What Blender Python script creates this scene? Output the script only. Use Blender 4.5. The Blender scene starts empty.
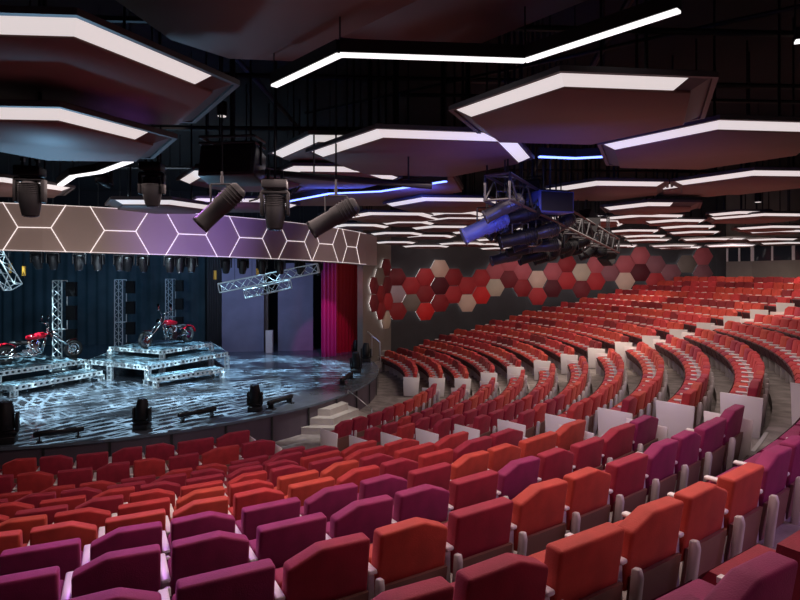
import bpy, bmesh, math, random
from mathutils import Vector, Matrix
random.seed(7)
R_ = math.radians
scene = bpy.context.scene
COL = scene.collection
# ------------------------------------------------------------------ camera
F, HY = 566.0, 274.0            # focal length in px of the 800x600 frame, eye-level row
cam = bpy.data.cameras.new('camera'); cam_o = bpy.data.objects.new('camera', cam); COL.objects.link(cam_o)
cam.sensor_width = 36; cam.lens = F / 800 * 36; cam.shift_y = -(300 - HY) / 800
cam.clip_start = 0.05; cam.clip_end = 200
cam_o.location = (0, 0, 0); cam_o.rotation_euler = (R_(90), 0, 0)
scene.camera = cam_o
# ------------------------------------------------------------------ world, exposure
w = bpy.data.worlds.new('world'); scene.world = w; w.use_nodes = True
w.node_tree.nodes['Background'].inputs[0].default_value = (0.30, 0.28, 0.40, 1)
w.node_tree.nodes['Background'].inputs[1].default_value = 0.05
scene.view_settings.view_transform = 'Standard'; scene.view_settings.look = 'None'
scene.view_settings.gamma = 1; scene.view_settings.use_curve_mapping = False
scene.view_settings.exposure = 0.42
# ------------------------------------------------------------------ lights
def aim(o, loc, tgt):
    o.location = loc
    o.rotation_euler = (Vector(tgt) - Vector(loc)).to_track_quat('-Z', 'Y').to_euler()
def spot(name, loc, tgt, power, col, size=60, blend=.6, rad=.08):
    l = bpy.data.lights.new(name, 'SPOT'); l.energy = power; l.color = col; l.spot_size = R_(size); l.spot_blend = blend
    l.shadow_soft_size = rad
    o = bpy.data.objects.new(name, l); COL.objects.link(o); aim(o, loc, tgt); return o
def area(name, loc, tgt, power, col, sx, sy):
    l = bpy.data.lights.new(name, 'AREA'); l.energy = power; l.color = col; l.shape = 'RECTANGLE'; l.size = sx; l.size_y = sy
    o = bpy.data.objects.new(name, l); COL.objects.link(o); aim(o, loc, tgt); return o
# added fill lamps over the seating, unseen, hung below the ceiling panels
area('seat_fill', (8, 21, 1.30), (8, 22, -3), 480, (1, .80, .68), 12, 9)
area('seat_fill_near', (.9, 5.6, 1.2), (.9, 5.61, -3), 130, (1, .74, .68), 5, 4)
area('seat_fill_centre', (5.5, 12.0, 1.2), (5.5, 12.5, -3), 130, (1, .82, .74), 5, 6)
area('seat_fill_mid', (-3.2, 7.2, 1.2), (-3.2, 7.21, -3), 75, (1, .74, .68), 4, 3)
spot('rear_fill', (4.5, -2.0, 2.2), (2.8, 4.5, -1.9), 240, (1, .50, .70), 54, 1, .4)  # added fill behind the camera, brightens the seat backs
area('ceiling_bounce_fill', (6, 12, -1.0), (6, 13, 3), 26, (1, .60, .50), 12, 12)  # added upward lamp imitating bounce off the seats onto the soffits
SPOTS = [((3.5, 23, 1.4), (2.5, 25.5, -3), 380), ((7, 22, 1.4), (6.5, 25, -2), 420), ((11, 23, 1.4), (11, 26, -1), 420), ((14.5, 20, 1.4), (16, 23.5, -.5), 420),
         ((6, 15, 1.4), (7.5, 17.5, -2.4), 300), ((4, 12.5, 1.3), (4.8, 13.5, -2.8), 120), ((10.5, 15, 1.4), (11.5, 17, -1.7), 220), ((2.5, 4.6, 1.1), (2.4, 3.6, -2), 45),
         ((-1.6, 6.2, 1.2), (-1.9, 6.8, -2.6), 90)]
for a, b, p in SPOTS: spot('aisle_spot', a, b, p, (1, .78, .60), 48, .9)
# violet stage wash spilling on the nearest seats
spot('violet_wash', (-3.4, 7.5, 1.4), (-2.0, 3.4, -2.0), 480, (.60, .16, 1), 64, 1, .5)
spot('violet_wash_right', (6.5, 3.5, 1.5), (3.6, 4.6, -2), 150, (.62, .30, 1), 60, 1, .4)
area('wall_fill', (10.5, 25.8, 1.15), (11.5, 29.6, .2), 60, (1, .80, .82), 10, .5)  # added lamps, here and below, brighten the wall hexagons
area('wall_fill', (1.8, 25.6, 1.2), (1.5, 28, .2), 14, (1, .82, .80), 2.5, .5)
spot('steps_light', (-1.6, 14.4, .7), (-2.5, 15.7, -4), 420, (1, .95, .9), 38, .7)
# stage light
spot('curtain_magenta', (-2.4, 20.2, .3), (-3.1, 24, -2.1), 260, (1, .05, .50), 26, .4)
spot('curtain_red', (-1.9, 21.5, .1), (-2.4, 26, -1.5), 50, (1, .25, .2), 60, .5)
spot('facade_violet', (-2.4, 9.0, -.9), (-4.8, 13.0, .9), 620, (.42, .28, 1), 44, .9)
spot('facade_warm', (-5.6, 7.6, -1.3), (-7.0, 12.0, .9), 330, (1, .82, .74), 70, .9)
spot('facade_warm_right', (-.2, 12.5, -.6), (-2.0, 17.6, .8), 120, (1, .80, .72), 60, .9)
area('blue_fill', (-.6, 11.2, 1.35), (-.6, 11.6, 3), 60, (.06, .12, 1), 2.6, .4)  # added lamp, tints the dark panel above the blue light line
area('blue_glow_truss', (1.6, 6.3, .3), (1.9, 8.6, 1.1), 22, (.10, .15, 1), 1.0, .3)
area('backdrop_wash', (-14, 23.0, 1.0), (-15, 28.4, -1.2), 60, (.10, .38, .62), 12, .5)
area('tower_fill', (-8, 13.5, .2), (-12, 24, -1.5), 110, (.75, .9, 1), 3, .5)  # added soft lamp that brightens the truss towers
area('flat_wash', (-6.5, 21.5, .6), (-6.6, 26, -1.6), 60, (.34, .38, .80), 4, .6)
spot('stage_bounce_fill', (-7.6, 12.2, -3.1), (-3.4, 5.4, 1.65), 900, (.25, .55, .85), 60, 1, .4)  # added lamp imitating blue bounce from the stage onto the ceiling panels
def gobo(name, loc, tgt, power, col, size, scale, seed, amb=.02):
    o = spot(name, loc, tgt, power, col, size, .25, .02); l = o.data; l.use_nodes = True
    nt = l.node_tree; N = nt.nodes; L = nt.links; em = N['Emission']
    tc = N.new('ShaderNodeTexCoord'); sp = N.new('ShaderNodeSeparateXYZ'); L.new(tc.outputs['Normal'], sp.inputs[0])
    def m(op, a, b):
        n = N.new('ShaderNodeMath'); n.operation = op
        for i, v in enumerate((a, b)):
            if v is None: continue
            if isinstance(v, (int, float)): n.inputs[i].default_value = v
            else: L.new(v, n.inputs[i])
        return n.outputs[0]
    x = m('DIVIDE', sp.outputs[0], sp.outputs[2]); y = m('DIVIDE', sp.outputs[1], sp.outputs[2])
    tot = None
    for j, (rot, sc) in enumerate(((.02 + seed, 1), (seed - .42, .8))):
        cb = N.new('ShaderNodeCombineXYZ')
        cx = m('ADD', m('MULTIPLY', x, math.cos(rot)), m('MULTIPLY', y, math.sin(rot)))
        cy = m('SUBTRACT', m('MULTIPLY', y, math.cos(rot)), m('MULTIPLY', x, math.sin(rot)))
        L.new(cx, cb.inputs[0]); L.new(cy, cb.inputs[1]); cb.inputs[2].default_value = seed
        nz = N.new('ShaderNodeTexNoise'); nz.inputs['Scale'].default_value = 5; L.new(cb.outputs[0], nz.inputs['Vector'])
        ad = N.new('ShaderNodeMixRGB'); ad.blend_type = 'ADD'; ad.inputs[0].default_value = .05
        L.new(cb.outputs[0], ad.inputs[1]); L.new(nz.outputs['Color'], ad.inputs[2])
        br = N.new('ShaderNodeTexBrick'); L.new(ad.outputs[0], br.inputs['Vector'])
        br.inputs['Scale'].default_value = scale * sc; br.inputs['Mortar Size'].default_value = .022; br.inputs['Mortar Smooth'].default_value = .2
        br.inputs['Color1'].default_value = (0, 0, 0, 1); br.inputs['Color2'].default_value = (0, 0, 0, 1); br.inputs['Mortar'].default_value = (1, 1, 1, 1)
        br.inputs['Brick Width'].default_value = .7; br.inputs['Row Height'].default_value = .17; br.offset = .37
        bw = N.new('ShaderNodeRGBToBW'); L.new(br.outputs['Color'], bw.inputs[0])
        tot = bw.outputs[0] if tot is None else m('MAXIMUM', tot, bw.outputs[0])
    nb = N.new('ShaderNodeTexNoise'); nb.inputs['Scale'].default_value = 9; cb2 = N.new('ShaderNodeCombineXYZ'); L.new(m('MULTIPLY', x, .55), cb2.inputs[0]); L.new(y, cb2.inputs[1]); cb2.inputs[2].default_value = seed * 3; L.new(cb2.outputs[0], nb.inputs['Vector'])
    brk = m('MULTIPLY', m('MAXIMUM', m('SUBTRACT', nb.outputs['Fac'], .40), 0), 7.5)
    L.new(m('ADD', m('MULTIPLY', tot, brk), amb), em.inputs['Strength'])
    return o
gobo('stage_gobo', (-12.5, 17.0, 4.0), (-12.4, 17.1, -3.5), 7500, (.60, .84, .92), 76, 4.2, .1)
gobo('stage_gobo', (-7.6, 16.2, 4.0), (-7.5, 16.1, -3.5), 7000, (.60, .82, .92), 66, 4.2, .25)
gobo('stage_gobo', (-5.6, 20.4, 4.0), (-5.6, 20.3, -3.5), 6500, (.50, .80, 1), 62, 4.2, .4)
# ------------------------------------------------------------------ materials
MATS = {}
def mat(name, col, rough=.6, metal=0, emit=None, estr=0, noise=0, nscale=8, bump=0, sheen=0, bscale=60, spec=None):
    if name in MATS: return MATS[name]
    m = bpy.data.materials.new(name); m.use_nodes = True; nt = m.node_tree; b = nt.nodes['Principled BSDF']
    b.inputs['Base Color'].default_value = (*col, 1); b.inputs['Roughness'].default_value = rough; b.inputs['Metallic'].default_value = metal
    if spec is not None: b.inputs['Specular IOR Level'].default_value = spec
    if sheen: b.inputs['Sheen Weight'].default_value = sheen; b.inputs['Sheen Roughness'].default_value = .4; b.inputs['Sheen Tint'].default_value = (*[min(1, c * 2 + .15) for c in col], 1)
    if emit: b.inputs['Emission Color'].default_value = (*emit, 1); b.inputs['Emission Strength'].default_value = estr
    tc = None
    if noise or bump:
        tc = nt.nodes.new('ShaderNodeTexCoord')
    if noise:
        n = nt.nodes.new('ShaderNodeTexNoise'); n.inputs['Scale'].default_value = nscale; n.inputs['Detail'].default_value = 5
        nt.links.new(tc.outputs['Object'], n.inputs['Vector'])
        r = nt.nodes.new('ShaderNodeValToRGB'); r.color_ramp.elements[0].position = .3; r.color_ramp.elements[1].position = .7
        r.color_ramp.elements[0].color = (*[c * (1 - noise) for c in col], 1); r.color_ramp.elements[1].color = (*[min(1, c * (1 + noise)) for c in col], 1)
        nt.links.new(n.outputs['Fac'], r.inputs[0]); nt.links.new(r.outputs[0], b.inputs['Base Color'])
    if bump:
        n2 = nt.nodes.new('ShaderNodeTexNoise'); n2.inputs['Scale'].default_value = bscale; nt.links.new(tc.outputs['Object'], n2.inputs['Vector'])
        bp = nt.nodes.new('ShaderNodeBump'); bp.inputs['Strength'].default_value = bump; bp.inputs['Distance'].default_value = .01
        nt.links.new(n2.outputs['Fac'], bp.inputs['Height']); nt.links.new(bp.outputs[0], b.inputs['Normal'])
    MATS[name] = m; return m
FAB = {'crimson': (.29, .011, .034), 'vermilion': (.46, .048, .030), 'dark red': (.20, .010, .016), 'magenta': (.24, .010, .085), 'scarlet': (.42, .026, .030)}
for k_, c_ in FAB.items(): mat('velvet ' + k_, c_, .75, noise=.16, nscale=7, bump=.25, sheen=.6, bscale=120)
M_SHELL = mat('seat shell', (.24, .11, .09), .45)
M_STD = mat('seat standard', (.58, .54, .55), .4)
M_ARM = mat('armrest', (.78, .74, .74), .35)
M_PAN = mat('seat underside', (.07, .02, .028), .7)  # dark red shell under the folded seat
M_CARPET = mat('carpet', (.25, .22, .21), .95, noise=.35, nscale=3.5, bump=.3, bscale=90)
M_NOSE = mat('step nosing', (.35, .33, .33), .5)
M_BLACKH = mat('charcoal housing', (.03, .03, .034), .35)
M_BLACK = mat('matte black', (.012, .012, .014), .6)
M_BLACKG = mat('black housing', (.007, .007, .009), .5, bump=.1, spec=.3)
M_DARK = mat('dark ceiling', (.010, .010, .013), .9)
M_STEEL = mat('dark steel', (.045, .045, .05), .4, .8)
M_ALU = mat('aluminium', (.62, .64, .66), .32, .85)
M_ALUP = mat('painted truss', (.60, .68, .72), .45, .3)
M_CHROME = mat('chrome', (.85, .86, .88), .10, 1)
M_WALL = mat('charcoal wall', (.030, .030, .035), .85, noise=.15, nscale=1.5)
M_TAUPE = mat('taupe wall', (.155, .135, .122), .7, noise=.08, nscale=2)
M_SOFFIT = mat('soffit panel', (.17, .085, .075), .55, noise=.05, nscale=1.2)
M_RIM = mat('panel rim', (.085, .075, .082), .5)
M_LED = mat('cove light', (.6, .6, .6), .5, emit=(1, .91, .90), estr=.50)
M_LEDS = mat('linear light', (.6, .6, .6), .5, emit=(1, .95, .96), estr=1.1)
M_LEDB = mat('blue led', (.2, .3, 1), .5, emit=(.16, .24, 1), estr=3)
M_LEDW = mat('led line', (1, 1, 1), .5, emit=(1, .88, .86), estr=.62)
M_HALO = mat('halo light', (1, 1, 1), .5, emit=(1, .90, .88), estr=1.1)
M_LENS = mat('bright lens', (1, 1, 1), .2, emit=(.9, .95, 1), estr=8)
M_LENSD = mat('dark lens', (.05, .06, .09), .08)
M_FACADE = mat('facade panel', (.30, .245, .225), .5, noise=.05, nscale=1)
M_STAGE = mat('stage floor', (.11, .135, .17), .26, noise=.2, nscale=2)
M_STAGEF = mat('stage fascia', (.075, .055, .075), .5, noise=.1, nscale=2)
M_FLAT = mat('scenic flat', (.17, .18, .27), .7, noise=.15, nscale=1.2)
M_BACKD = mat('backdrop cloth', (.05, .085, .11), .9, noise=.4, nscale=.6)
M_DECK = mat('riser deck', (.10, .16, .20), .25, noise=.2, nscale=2)
M_RISER = mat('riser beam', (.62, .70, .74), .45, .2)
M_CURTLIT = mat('magenta-lit curtain', (.30, .012, .16), .7, bump=.2, sheen=.3)  # red cloth with the magenta stage light put into its colour
M_CURT = mat('red curtain', (.26, .008, .018), .7, bump=.2, sheen=.3)
M_STONE = mat('pale step', (.42, .38, .35), .6, noise=.1, nscale=4)
M_GLASS = mat('booth glass', (.02, .025, .035), .06)
M_HOIST = mat('yellow hoist', (.60, .30, .03), .5)
M_TYRE = mat('tyre', (.02, .02, .022), .6)
M_BRED = mat('red tank paint', (.60, .01, .03), .15)
M_SADDLE = mat('saddle leather', (.02, .018, .02), .4)
# ------------------------------------------------------------------ mesh builder
class MB:
    def __init__(s): s.v = []; s.f = []; s.m = []
    def add(s, vs, fs, mi=0):
        b = len(s.v); s.v += [tuple(x) for x in vs]; s.f += [tuple(i + b for i in f) for f in fs]; s.m += [mi] * len(fs); return s
    def prism(s, poly, z0, z1, mi=0):           # poly xy list, ccw
        n = len(poly); vs = [(p[0], p[1], z0) for p in poly] + [(p[0], p[1], z1) for p in poly]
        fs = [tuple(range(n - 1, -1, -1)), tuple(range(n, 2 * n))] + [(i, (i + 1) % n, n + (i + 1) % n, n + i) for i in range(n)]
        return s.add(vs, fs, mi)
    def box(s, c, d, rz=0, mi=0, M=None):
        hx, hy, hz = d[0] / 2, d[1] / 2, d[2] / 2
        T = Matrix.Translation(c) @ Matrix.Rotation(rz, 4, 'Z')
        if M: T = M @ T
        vs = [T @ Vector((x, y, z)) for z in (-hz, hz) for x, y in ((-hx, -hy), (hx, -hy), (hx, hy), (-hx, hy))]
        return s.add(vs, [(3, 2, 1, 0), (4, 5, 6, 7), (0, 1, 5, 4), (1, 2, 6, 5), (2, 3, 7, 6), (3, 0, 4, 7)], mi)
    def cyl(s, a, b, r, r2=None, n=8, mi=0, cap=True):
        a = Vector(a); b = Vector(b); r2 = r if r2 is None else r2
        q = (b - a).to_track_quat('Z', 'Y').to_matrix()
        vs = [a + q @ Vector((math.cos(t) * r, math.sin(t) * r, 0)) for t in [2 * math.pi * i / n for i in range(n)]]
        vs += [b + q @ Vector((math.cos(t) * r2, math.sin(t) * r2, 0)) for t in [2 * math.pi * i / n for i in range(n)]]
        fs = [(i, (i + 1) % n, n + (i + 1) % n, n + i) for i in range(n)]
        if cap: fs += [tuple(range(n - 1, -1, -1)), tuple(range(n, 2 * n))]
        return s.add(vs, fs, mi)
    def tube(s, pts, r, n=6, mi=0):
        for a, b in zip(pts, pts[1:]): s.cyl(a, b, r, n=n, mi=mi)
        return s
    def lathe(s, prof, n=16, M=None, mi=0):     # prof (r, z) list, along local z
        M = M or Matrix(); vs = []; k = len(prof)
        for i in range(n):
            t = 2 * math.pi * i / n
            vs += [M @ Vector((r * math.cos(t), r * math.sin(t), z)) for r, z in prof]
        fs = [(i * k + j, ((i + 1) % n) * k + j, ((i + 1) % n) * k + j + 1, i * k + j + 1) for i in range(n) for j in range(k - 1)]
        return s.add(vs, fs, mi)
    def torus(s, M, R, r, n=24, k=8, mi=0):
        return s.lathe([(R + r * math.cos(2 * math.pi * j / k), r * math.sin(2 * math.pi * j / k)) for j in range(k + 1)], n, M, mi)
    def mesh(s, name, mats, smooth=False):
        me = bpy.data.meshes.new(name); me.from_pydata(s.v, [], s.f)
        for m in (mats if isinstance(mats, (list, tuple)) else [mats]): me.materials.append(m)
        if len(me.materials) > 1: me.polygons.foreach_set('material_index', s.m)
        if smooth: me.polygons.foreach_set('use_smooth', [True] * len(me.polygons))
        me.update(); return me
    def build(s, name, mats, parent=None, smooth=False, **kw):
        o = bpy.data.objects.new(name, s.mesh(name, mats, smooth)); COL.objects.link(o)
        if parent: o.parent = parent
        for k, v in kw.items(): o[k] = v
        return o
def bevelled(mb, name, mats, wd=.02, seg=2):
    me = mb.mesh(name, mats); bm = bmesh.new(); bm.from_mesh(me)
    bmesh.ops.remove_doubles(bm, verts=bm.verts, dist=1e-5); bmesh.ops.recalc_face_normals(bm, faces=bm.faces)
    es = [e for e in bm.edges if len(e.link_faces) == 2 and e.calc_face_angle(0) > .3]
    bmesh.ops.bevel(bm, geom=es, offset=wd, segments=seg, affect='EDGES', profile=.5)
    for f in bm.faces: f.smooth = True
    bm.to_mesh(me); bm.free(); return me
def link(name, me, parent=None, loc=None, **kw):
    o = bpy.data.objects.new(name, me); COL.objects.link(o)
    if parent: o.parent = parent
    if loc: o.location = loc
    for k, v in kw.items(): o[k] = v
    return o
def empty(name, loc, label, cat, rz=0, group=None):
    o = bpy.data.objects.new(name, None); COL.objects.link(o); o.location = loc; o.rotation_euler = (0, 0, rz); o.empty_display_size = .1
    o['label'] = label; o['category'] = cat
    if group: o['group'] = group
    return o
def P(px, py, z): Y = F * z / (HY - py); return ((px - 400) / F * Y, Y)      # ground point of a pixel on a level z
def at(px, py, Y): return Vector(((px - 400) / F * Y, Y, (HY - py) / F * Y))
ORD = ['', 'first', 'second', 'third', 'fourth', 'fifth', 'sixth', 'seventh', 'eighth', 'ninth', 'tenth', 'eleventh', 'twelfth', 'thirteenth', 'fourteenth', 'fifteenth', 'sixteenth', 'seventeenth', 'eighteenth', 'nineteenth', 'twentieth']
def ordn(n): return ORD[n] if n <= 20 else ('twenty-' + ORD[n - 20] if n < 30 else ('thirtieth' if n == 30 else 'thirty-' + ORD[n - 30] if n < 40 else 'fortieth' if n == 40 else 'forty-' + ORD[n - 40]))
# ------------------------------------------------------------------ auditorium geometry
C = Vector((-9.93, 20.43)); R0, PITCH, BACK = 11.0, .885, .47
FLOOR0, RISE = -4.25, .218
def fz(k): return FLOOR0 + RISE * max(k - 1, 0)
def pol(R, th): return (C.x + R * math.cos(th), C.y + R * math.sin(th))
def px_of(x, y, z): return (400 + F * x / y, HY - F * z / y)
WALL = [(-1.55, 23.6), (-.42, 26.5), (3, 28.6), (6.5, 29.5), (11, 29.7), (16.3, 29.2)]
def inside(x, y):            # on our side of the far wall
    for a, b in zip(WALL[1:], WALL[2:]):
        if a[0] <= x <= b[0]: return y < a[1] + (b[1] - a[1]) * (x - a[0]) / (b[0] - a[0])
    return x < -.42 and y < 26.5 + (x + .42) * 1.2 or False
def thN(k): u = k / 10; return -.868 + .14 * u - .009 * u * u
def thA(k): u = k / 10; return -.739 + .059 * u + .019 * u * u
def thB(k): u = k / 10; return -.252 + .169 * u - .063 * u * u
def thC(k): u = k / 10; return -.086 - .037 * u + .034 * u * u
LASTROW = 17
# floor tiers
fl = MB(); NS = 96
def arc(R, t0, t1, n): return [pol(R, t0 + (t1 - t0) * i / n) for i in range(n + 1)]
def tmax(R):
    if R > 26.5: lim = .3
    t = .2
    while t < .95:
        x, y = pol(R, t)
        if x > 16.2 or not (inside(x, y) or x < -.42): break
        t += .01
    return t
edges = [(0, None)] + [(R0 + PITCH * k + .56, k) for k in range(1, LASTROW + 1)]
prevR = 8.6; z = FLOOR0
lv = []
for k in range(1, LASTROW + 2):
    Rend = R0 + PITCH * k + .56 if k <= LASTROW else R0 + PITCH * k + 1.2
    lv.append((prevR, Rend, fz(k), k)); prevR = Rend
for (ra, rb, zz, k) in lv:
    t1 = max(tmax(rb), tmax(ra)) if k > 1 else .9
    A_, B_ = arc(ra, -1.9, t1, NS), arc(rb, -1.9, t1, NS)
    vs = [(x, y, zz) for x, y in A_] + [(x, y, zz) for x, y in B_]
    fs = [(i, NS + 1 + i, NS + 2 + i, i + 1) for i in range(NS)]
    fl.add(vs, fs)
    if k <= LASTROW:
        vs = [(x, y, zz) for x, y in B_] + [(x, y, fz(k + 1)) for x, y in B_]
        fl.add(vs, [(i, NS + 1 + i, NS + 2 + i, i + 1) for i in range(NS)])
fl.build('floor', M_CARPET, kind='structure')
# half steps with pale nosings in the two cross aisles
st = MB(); ns = MB()
for k in range(1, LASTROW + 1):
    R = R0 + PITCH * k + .56
    for ta, tb in ((thN(k) + .012, thA(k) - .008), (thB(k) + .010, thC(k) - .006)):
        n = 6
        for i in range(n):
            a, b = ta + (tb - ta) * i / n, ta + (tb - ta) * (i + 1) / n
            p = [pol(R - .34, a), pol(R, a), pol(R, b), pol(R - .34, b)]
            st.prism(p, fz(k) - .02, fz(k) + RISE / 2)
            ns.prism([pol(R - .345, a), pol(R - .30, a), pol(R - .30, b), pol(R - .345, b)], fz(k) + RISE / 2, fz(k) + RISE / 2 + .006)
            ns.prism([pol(R - .005, a), pol(R + .045, a), pol(R + .045, b), pol(R - .005, b)], fz(k + 1), fz(k + 1) + .006)
st.build('floor_aisle_steps', M_CARPET, kind='structure')
ns.build('trim_1', M_NOSE, kind='structure')
# ------------------------------------------------------------------ seats
WS, WW, WC = .60, .78, .54
def outline(w, var, z0=.41, top=.87):
    h = w / 2 - .036; ch = .085
    if var == 'R': return [(-h, z0), (h, z0), (h, top - .01), (-h + w * .34, top), (-h, top - ch)]     # +x is left seen from behind
    if var == 'L': return [(-h, z0), (h, z0), (h, top - ch), (h - w * .34, top), (-h, top - .01)]
    return [(-h, z0), (h, z0), (h, top - .03), (-h, top - .03)]
def ybk(z): return .37 + (z - .34) * .16
def back_mb(w, var, mi=0):
    mb = MB(); o = outline(w, var); n = len(o); th = .125
    vs = [(x, ybk(z) - th, z) for x, z in o] + [(x, ybk(z), z) for x, z in o]
    return mb.add(vs, [tuple(range(n - 1, -1, -1)), tuple(range(n, 2 * n))] + [(i, (i + 1) % n, n + (i + 1) % n, n + i) for i in range(n)], mi)
def shell_mb(w, mi=0):
    h = w / 2 - .045; zz = [.10, .30, .46, .52]; mb = MB(); vs = []
    for z_ in zz: vs += [(-h, ybk(z_) + .008, z_), (h, ybk(z_) + .008, z_), (h, ybk(z_) + .034, z_), (-h, ybk(z_) + .034, z_)]
    fs = [(3, 2, 1, 0), (12, 13, 14, 15)]
    for j in range(3):
        for i in range(4): fs.append((j * 4 + i, j * 4 + (i + 1) % 4, j * 4 + 4 + (i + 1) % 4, j * 4 + 4 + i))
    return mb.add(vs, fs, mi)
def cushion_mb(w, mi=0):
    h = w / 2 - .045; mb = MB()
    pr = [(.06, .33), (-.02, .54), (.02, .60), (.20, .60), (.25, .35)]
    n = len(pr); vs = [(-h, y, z_) for y, z_ in pr] + [(h, y, z_) for y, z_ in pr]
    return mb.add(vs, [tuple(range(n)), tuple(range(2 * n - 1, n - 1, -1))] + [(i, n + i, n + (i + 1) % n, (i + 1) % n) for i in range(n)], mi)
def pan_mb(w, mi=0):          # folded-up seat underside
    h = w / 2 - .04; mb = MB(); pr = [(.05, .32), (.035, .32), (-.035, .54), (-.02, .565), (-.015, .54)]; n = 5
    vs = [(-h, y, z_) for y, z_ in pr] + [(h, y, z_) for y, z_ in pr]
    return mb.add(vs, [tuple(range(n)), tuple(range(2 * n - 1, n - 1, -1))] + [(i, n + i, n + (i + 1) % n, (i + 1) % n) for i in range(n)], mi)
def standard_mb(x, mi=0):
    pr = [(.10, 0), (.10, .585), (.38, .585), (.38, 0)]; mb = MB()
    t = .024; vs = [(x - t, y, z_) for y, z_ in pr] + [(x + t, y, z_) for y, z_ in pr]
    mb.add(vs, [(0, 1, 2, 3), (7, 6, 5, 4), (0, 4, 5, 1), (1, 5, 6, 2), (2, 6, 7, 3), (3, 7, 4, 0)], mi)
    pr = [(.40, 0), (.455, 0), (.522, .57), (.508, .62), (.46, .61)]; n = 5; t = .021   # raked rear blade
    vs = [(x - t, y, z_) for y, z_ in pr] + [(x + t, y, z_) for y, z_ in pr]
    return mb.add(vs, [tuple(range(n)), tuple(range(2 * n - 1, n - 1, -1))] + [(i, n + i, n + (i + 1) % n, (i + 1) % n) for i in range(n)], mi)
def arm_mb(x, mi=0, near=True): return MB().box((x, .20, .615), (.06, .42, .03), mi=mi) if near else MB().box((x, .22, .61), (.042, .26, .03), mi=mi)
def end_mb(x, s, mi=0):
    mb = MB(); xx = x + s * .05; pr = [(-.03, .03), (-.05, .69), (.52, .665), (.47, .03)]; t = .018
    vs = [(xx - t, y, z_) for y, z_ in pr] + [(xx + t, y, z_) for y, z_ in pr]
    return mb.add(vs, [(0, 1, 2, 3), (7, 6, 5, 4), (0, 4, 5, 1), (1, 5, 6, 2), (2, 6, 7, 3), (3, 7, 4, 0)], mi)
CACHE = {}
def cached(key, fn):
    if key not in CACHE: CACHE[key] = fn()
    return CACHE[key]
seats = []      # dicts
rng = random.Random(11)
def fabric(block, k, px, py, n):
    r = rng.random()
    if block == 'near':
        if k <= 2: return 'crimson' if r > .25 else 'scarlet'
        if k <= 4: return 'scarlet' if r > .4 else 'crimson'
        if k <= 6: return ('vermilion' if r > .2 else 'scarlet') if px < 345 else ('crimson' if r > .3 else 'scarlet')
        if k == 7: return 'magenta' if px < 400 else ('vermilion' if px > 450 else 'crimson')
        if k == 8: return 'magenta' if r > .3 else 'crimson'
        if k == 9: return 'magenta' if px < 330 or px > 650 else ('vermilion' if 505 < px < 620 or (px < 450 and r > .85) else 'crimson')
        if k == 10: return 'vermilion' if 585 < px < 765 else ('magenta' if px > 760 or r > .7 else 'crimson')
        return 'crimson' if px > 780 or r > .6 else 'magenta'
    if block == 'mid':
        if py > 400: return 'crimson' if r > .25 else 'scarlet'
        return 'scarlet' if r > .5 else ('vermilion' if r > .2 else 'crimson')
    v = math.sin(k * 1.7 + n * .37) + math.sin(n * .91 + k * .6) * .7 + (r - .5) * 1.2
    return 'vermilion' if v > .35 else 'scarlet' if v > -.75 else 'dark red'
OFFN = {8: .04, 9: .10, 10: .24, 11: .27, 12: .3}
def add_seat(block, k, th, wdt, var, n, last=False, endside=0):
    Rf = R0 + PITCH * k + (OFFN.get(k, 0) if block == 'near' else 0); x, y = pol(Rf, th)
    if y < .8: return False
    tx, ty = pol(Rf + BACK, th); px, py = px_of(tx, ty, fz(k) + .84) if ty > .3 else (9999, 0)
    if px < -90 or px > 880 or py > 700: return px > -90
    seats.append(dict(block=block, k=k, th=th, w=wdt, var=var, n=n, x=x, y=y, z=fz(k), px=px, py=py, fab=fabric(block, k, px, py, n), ends=endside, d=math.hypot(tx, ty)))
    return True
VAR = ['R', 'L', 'S']
for k in range(-1, 13):
    t = thN(k); Rf = R0 + PITCH * k + BACK
    for n in range(60):
        wd = WW if n < 2 else WS; dt = wd / Rf
        v = ['R', 'L', 'S'][(n + (k % 2)) % 3]
        y_ = pol(Rf, t - dt / 2)
        ok = add_seat('near', k, t - dt / 2, wd, v, n + 1, endside=-1 if n == 0 else 0); t -= dt
        if not ok and n > 3: break
for k in range(0, LASTROW + 1):
    t = thA(k) + .006; Rf = R0 + PITCH * k + BACK; te = thB(k); cnt = int((te - t) * Rf / WC); dt = (te - t) / cnt
    for n in range(cnt):
        add_seat('mid', k, t + dt * (n + .5), dt * Rf * .995, ['L', 'R', 'S'][(n + k) % 3], n + 1, endside=1 if n == 0 else (-1 if n == cnt - 1 else 0))
for k in range(-1, LASTROW + 1):
    t = thC(k) + .004; Rf = R0 + PITCH * k + BACK; n = 0; dt = WC / Rf
    while True:
        x, y = pol(Rf + .15, t + dt); x2, y2 = pol(Rf - .5, t + dt)
        if not (inside(x, y - .0) and inside(x2, y2)) and t > .15: break
        if t > .9 or x > 16: break
        n += 1
        add_seat('far', k, t + dt / 2, WC * .995, ['L', 'R', 'S'][(n + k) % 3], n, endside=1 if n == 1 else 0); t += dt
def in_frame(s): return -25 < s['px'] < 825 and s['py'] < 625
vis = sorted([s for s in seats if in_frame(s)], key=lambda s: s['d'])
ind, rest = vis[:300], vis[300:]
rest += [s for s in seats if not in_frame(s)]
NEARK = {'near': 'near left block', 'mid': 'middle block', 'far': 'far block'}
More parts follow.
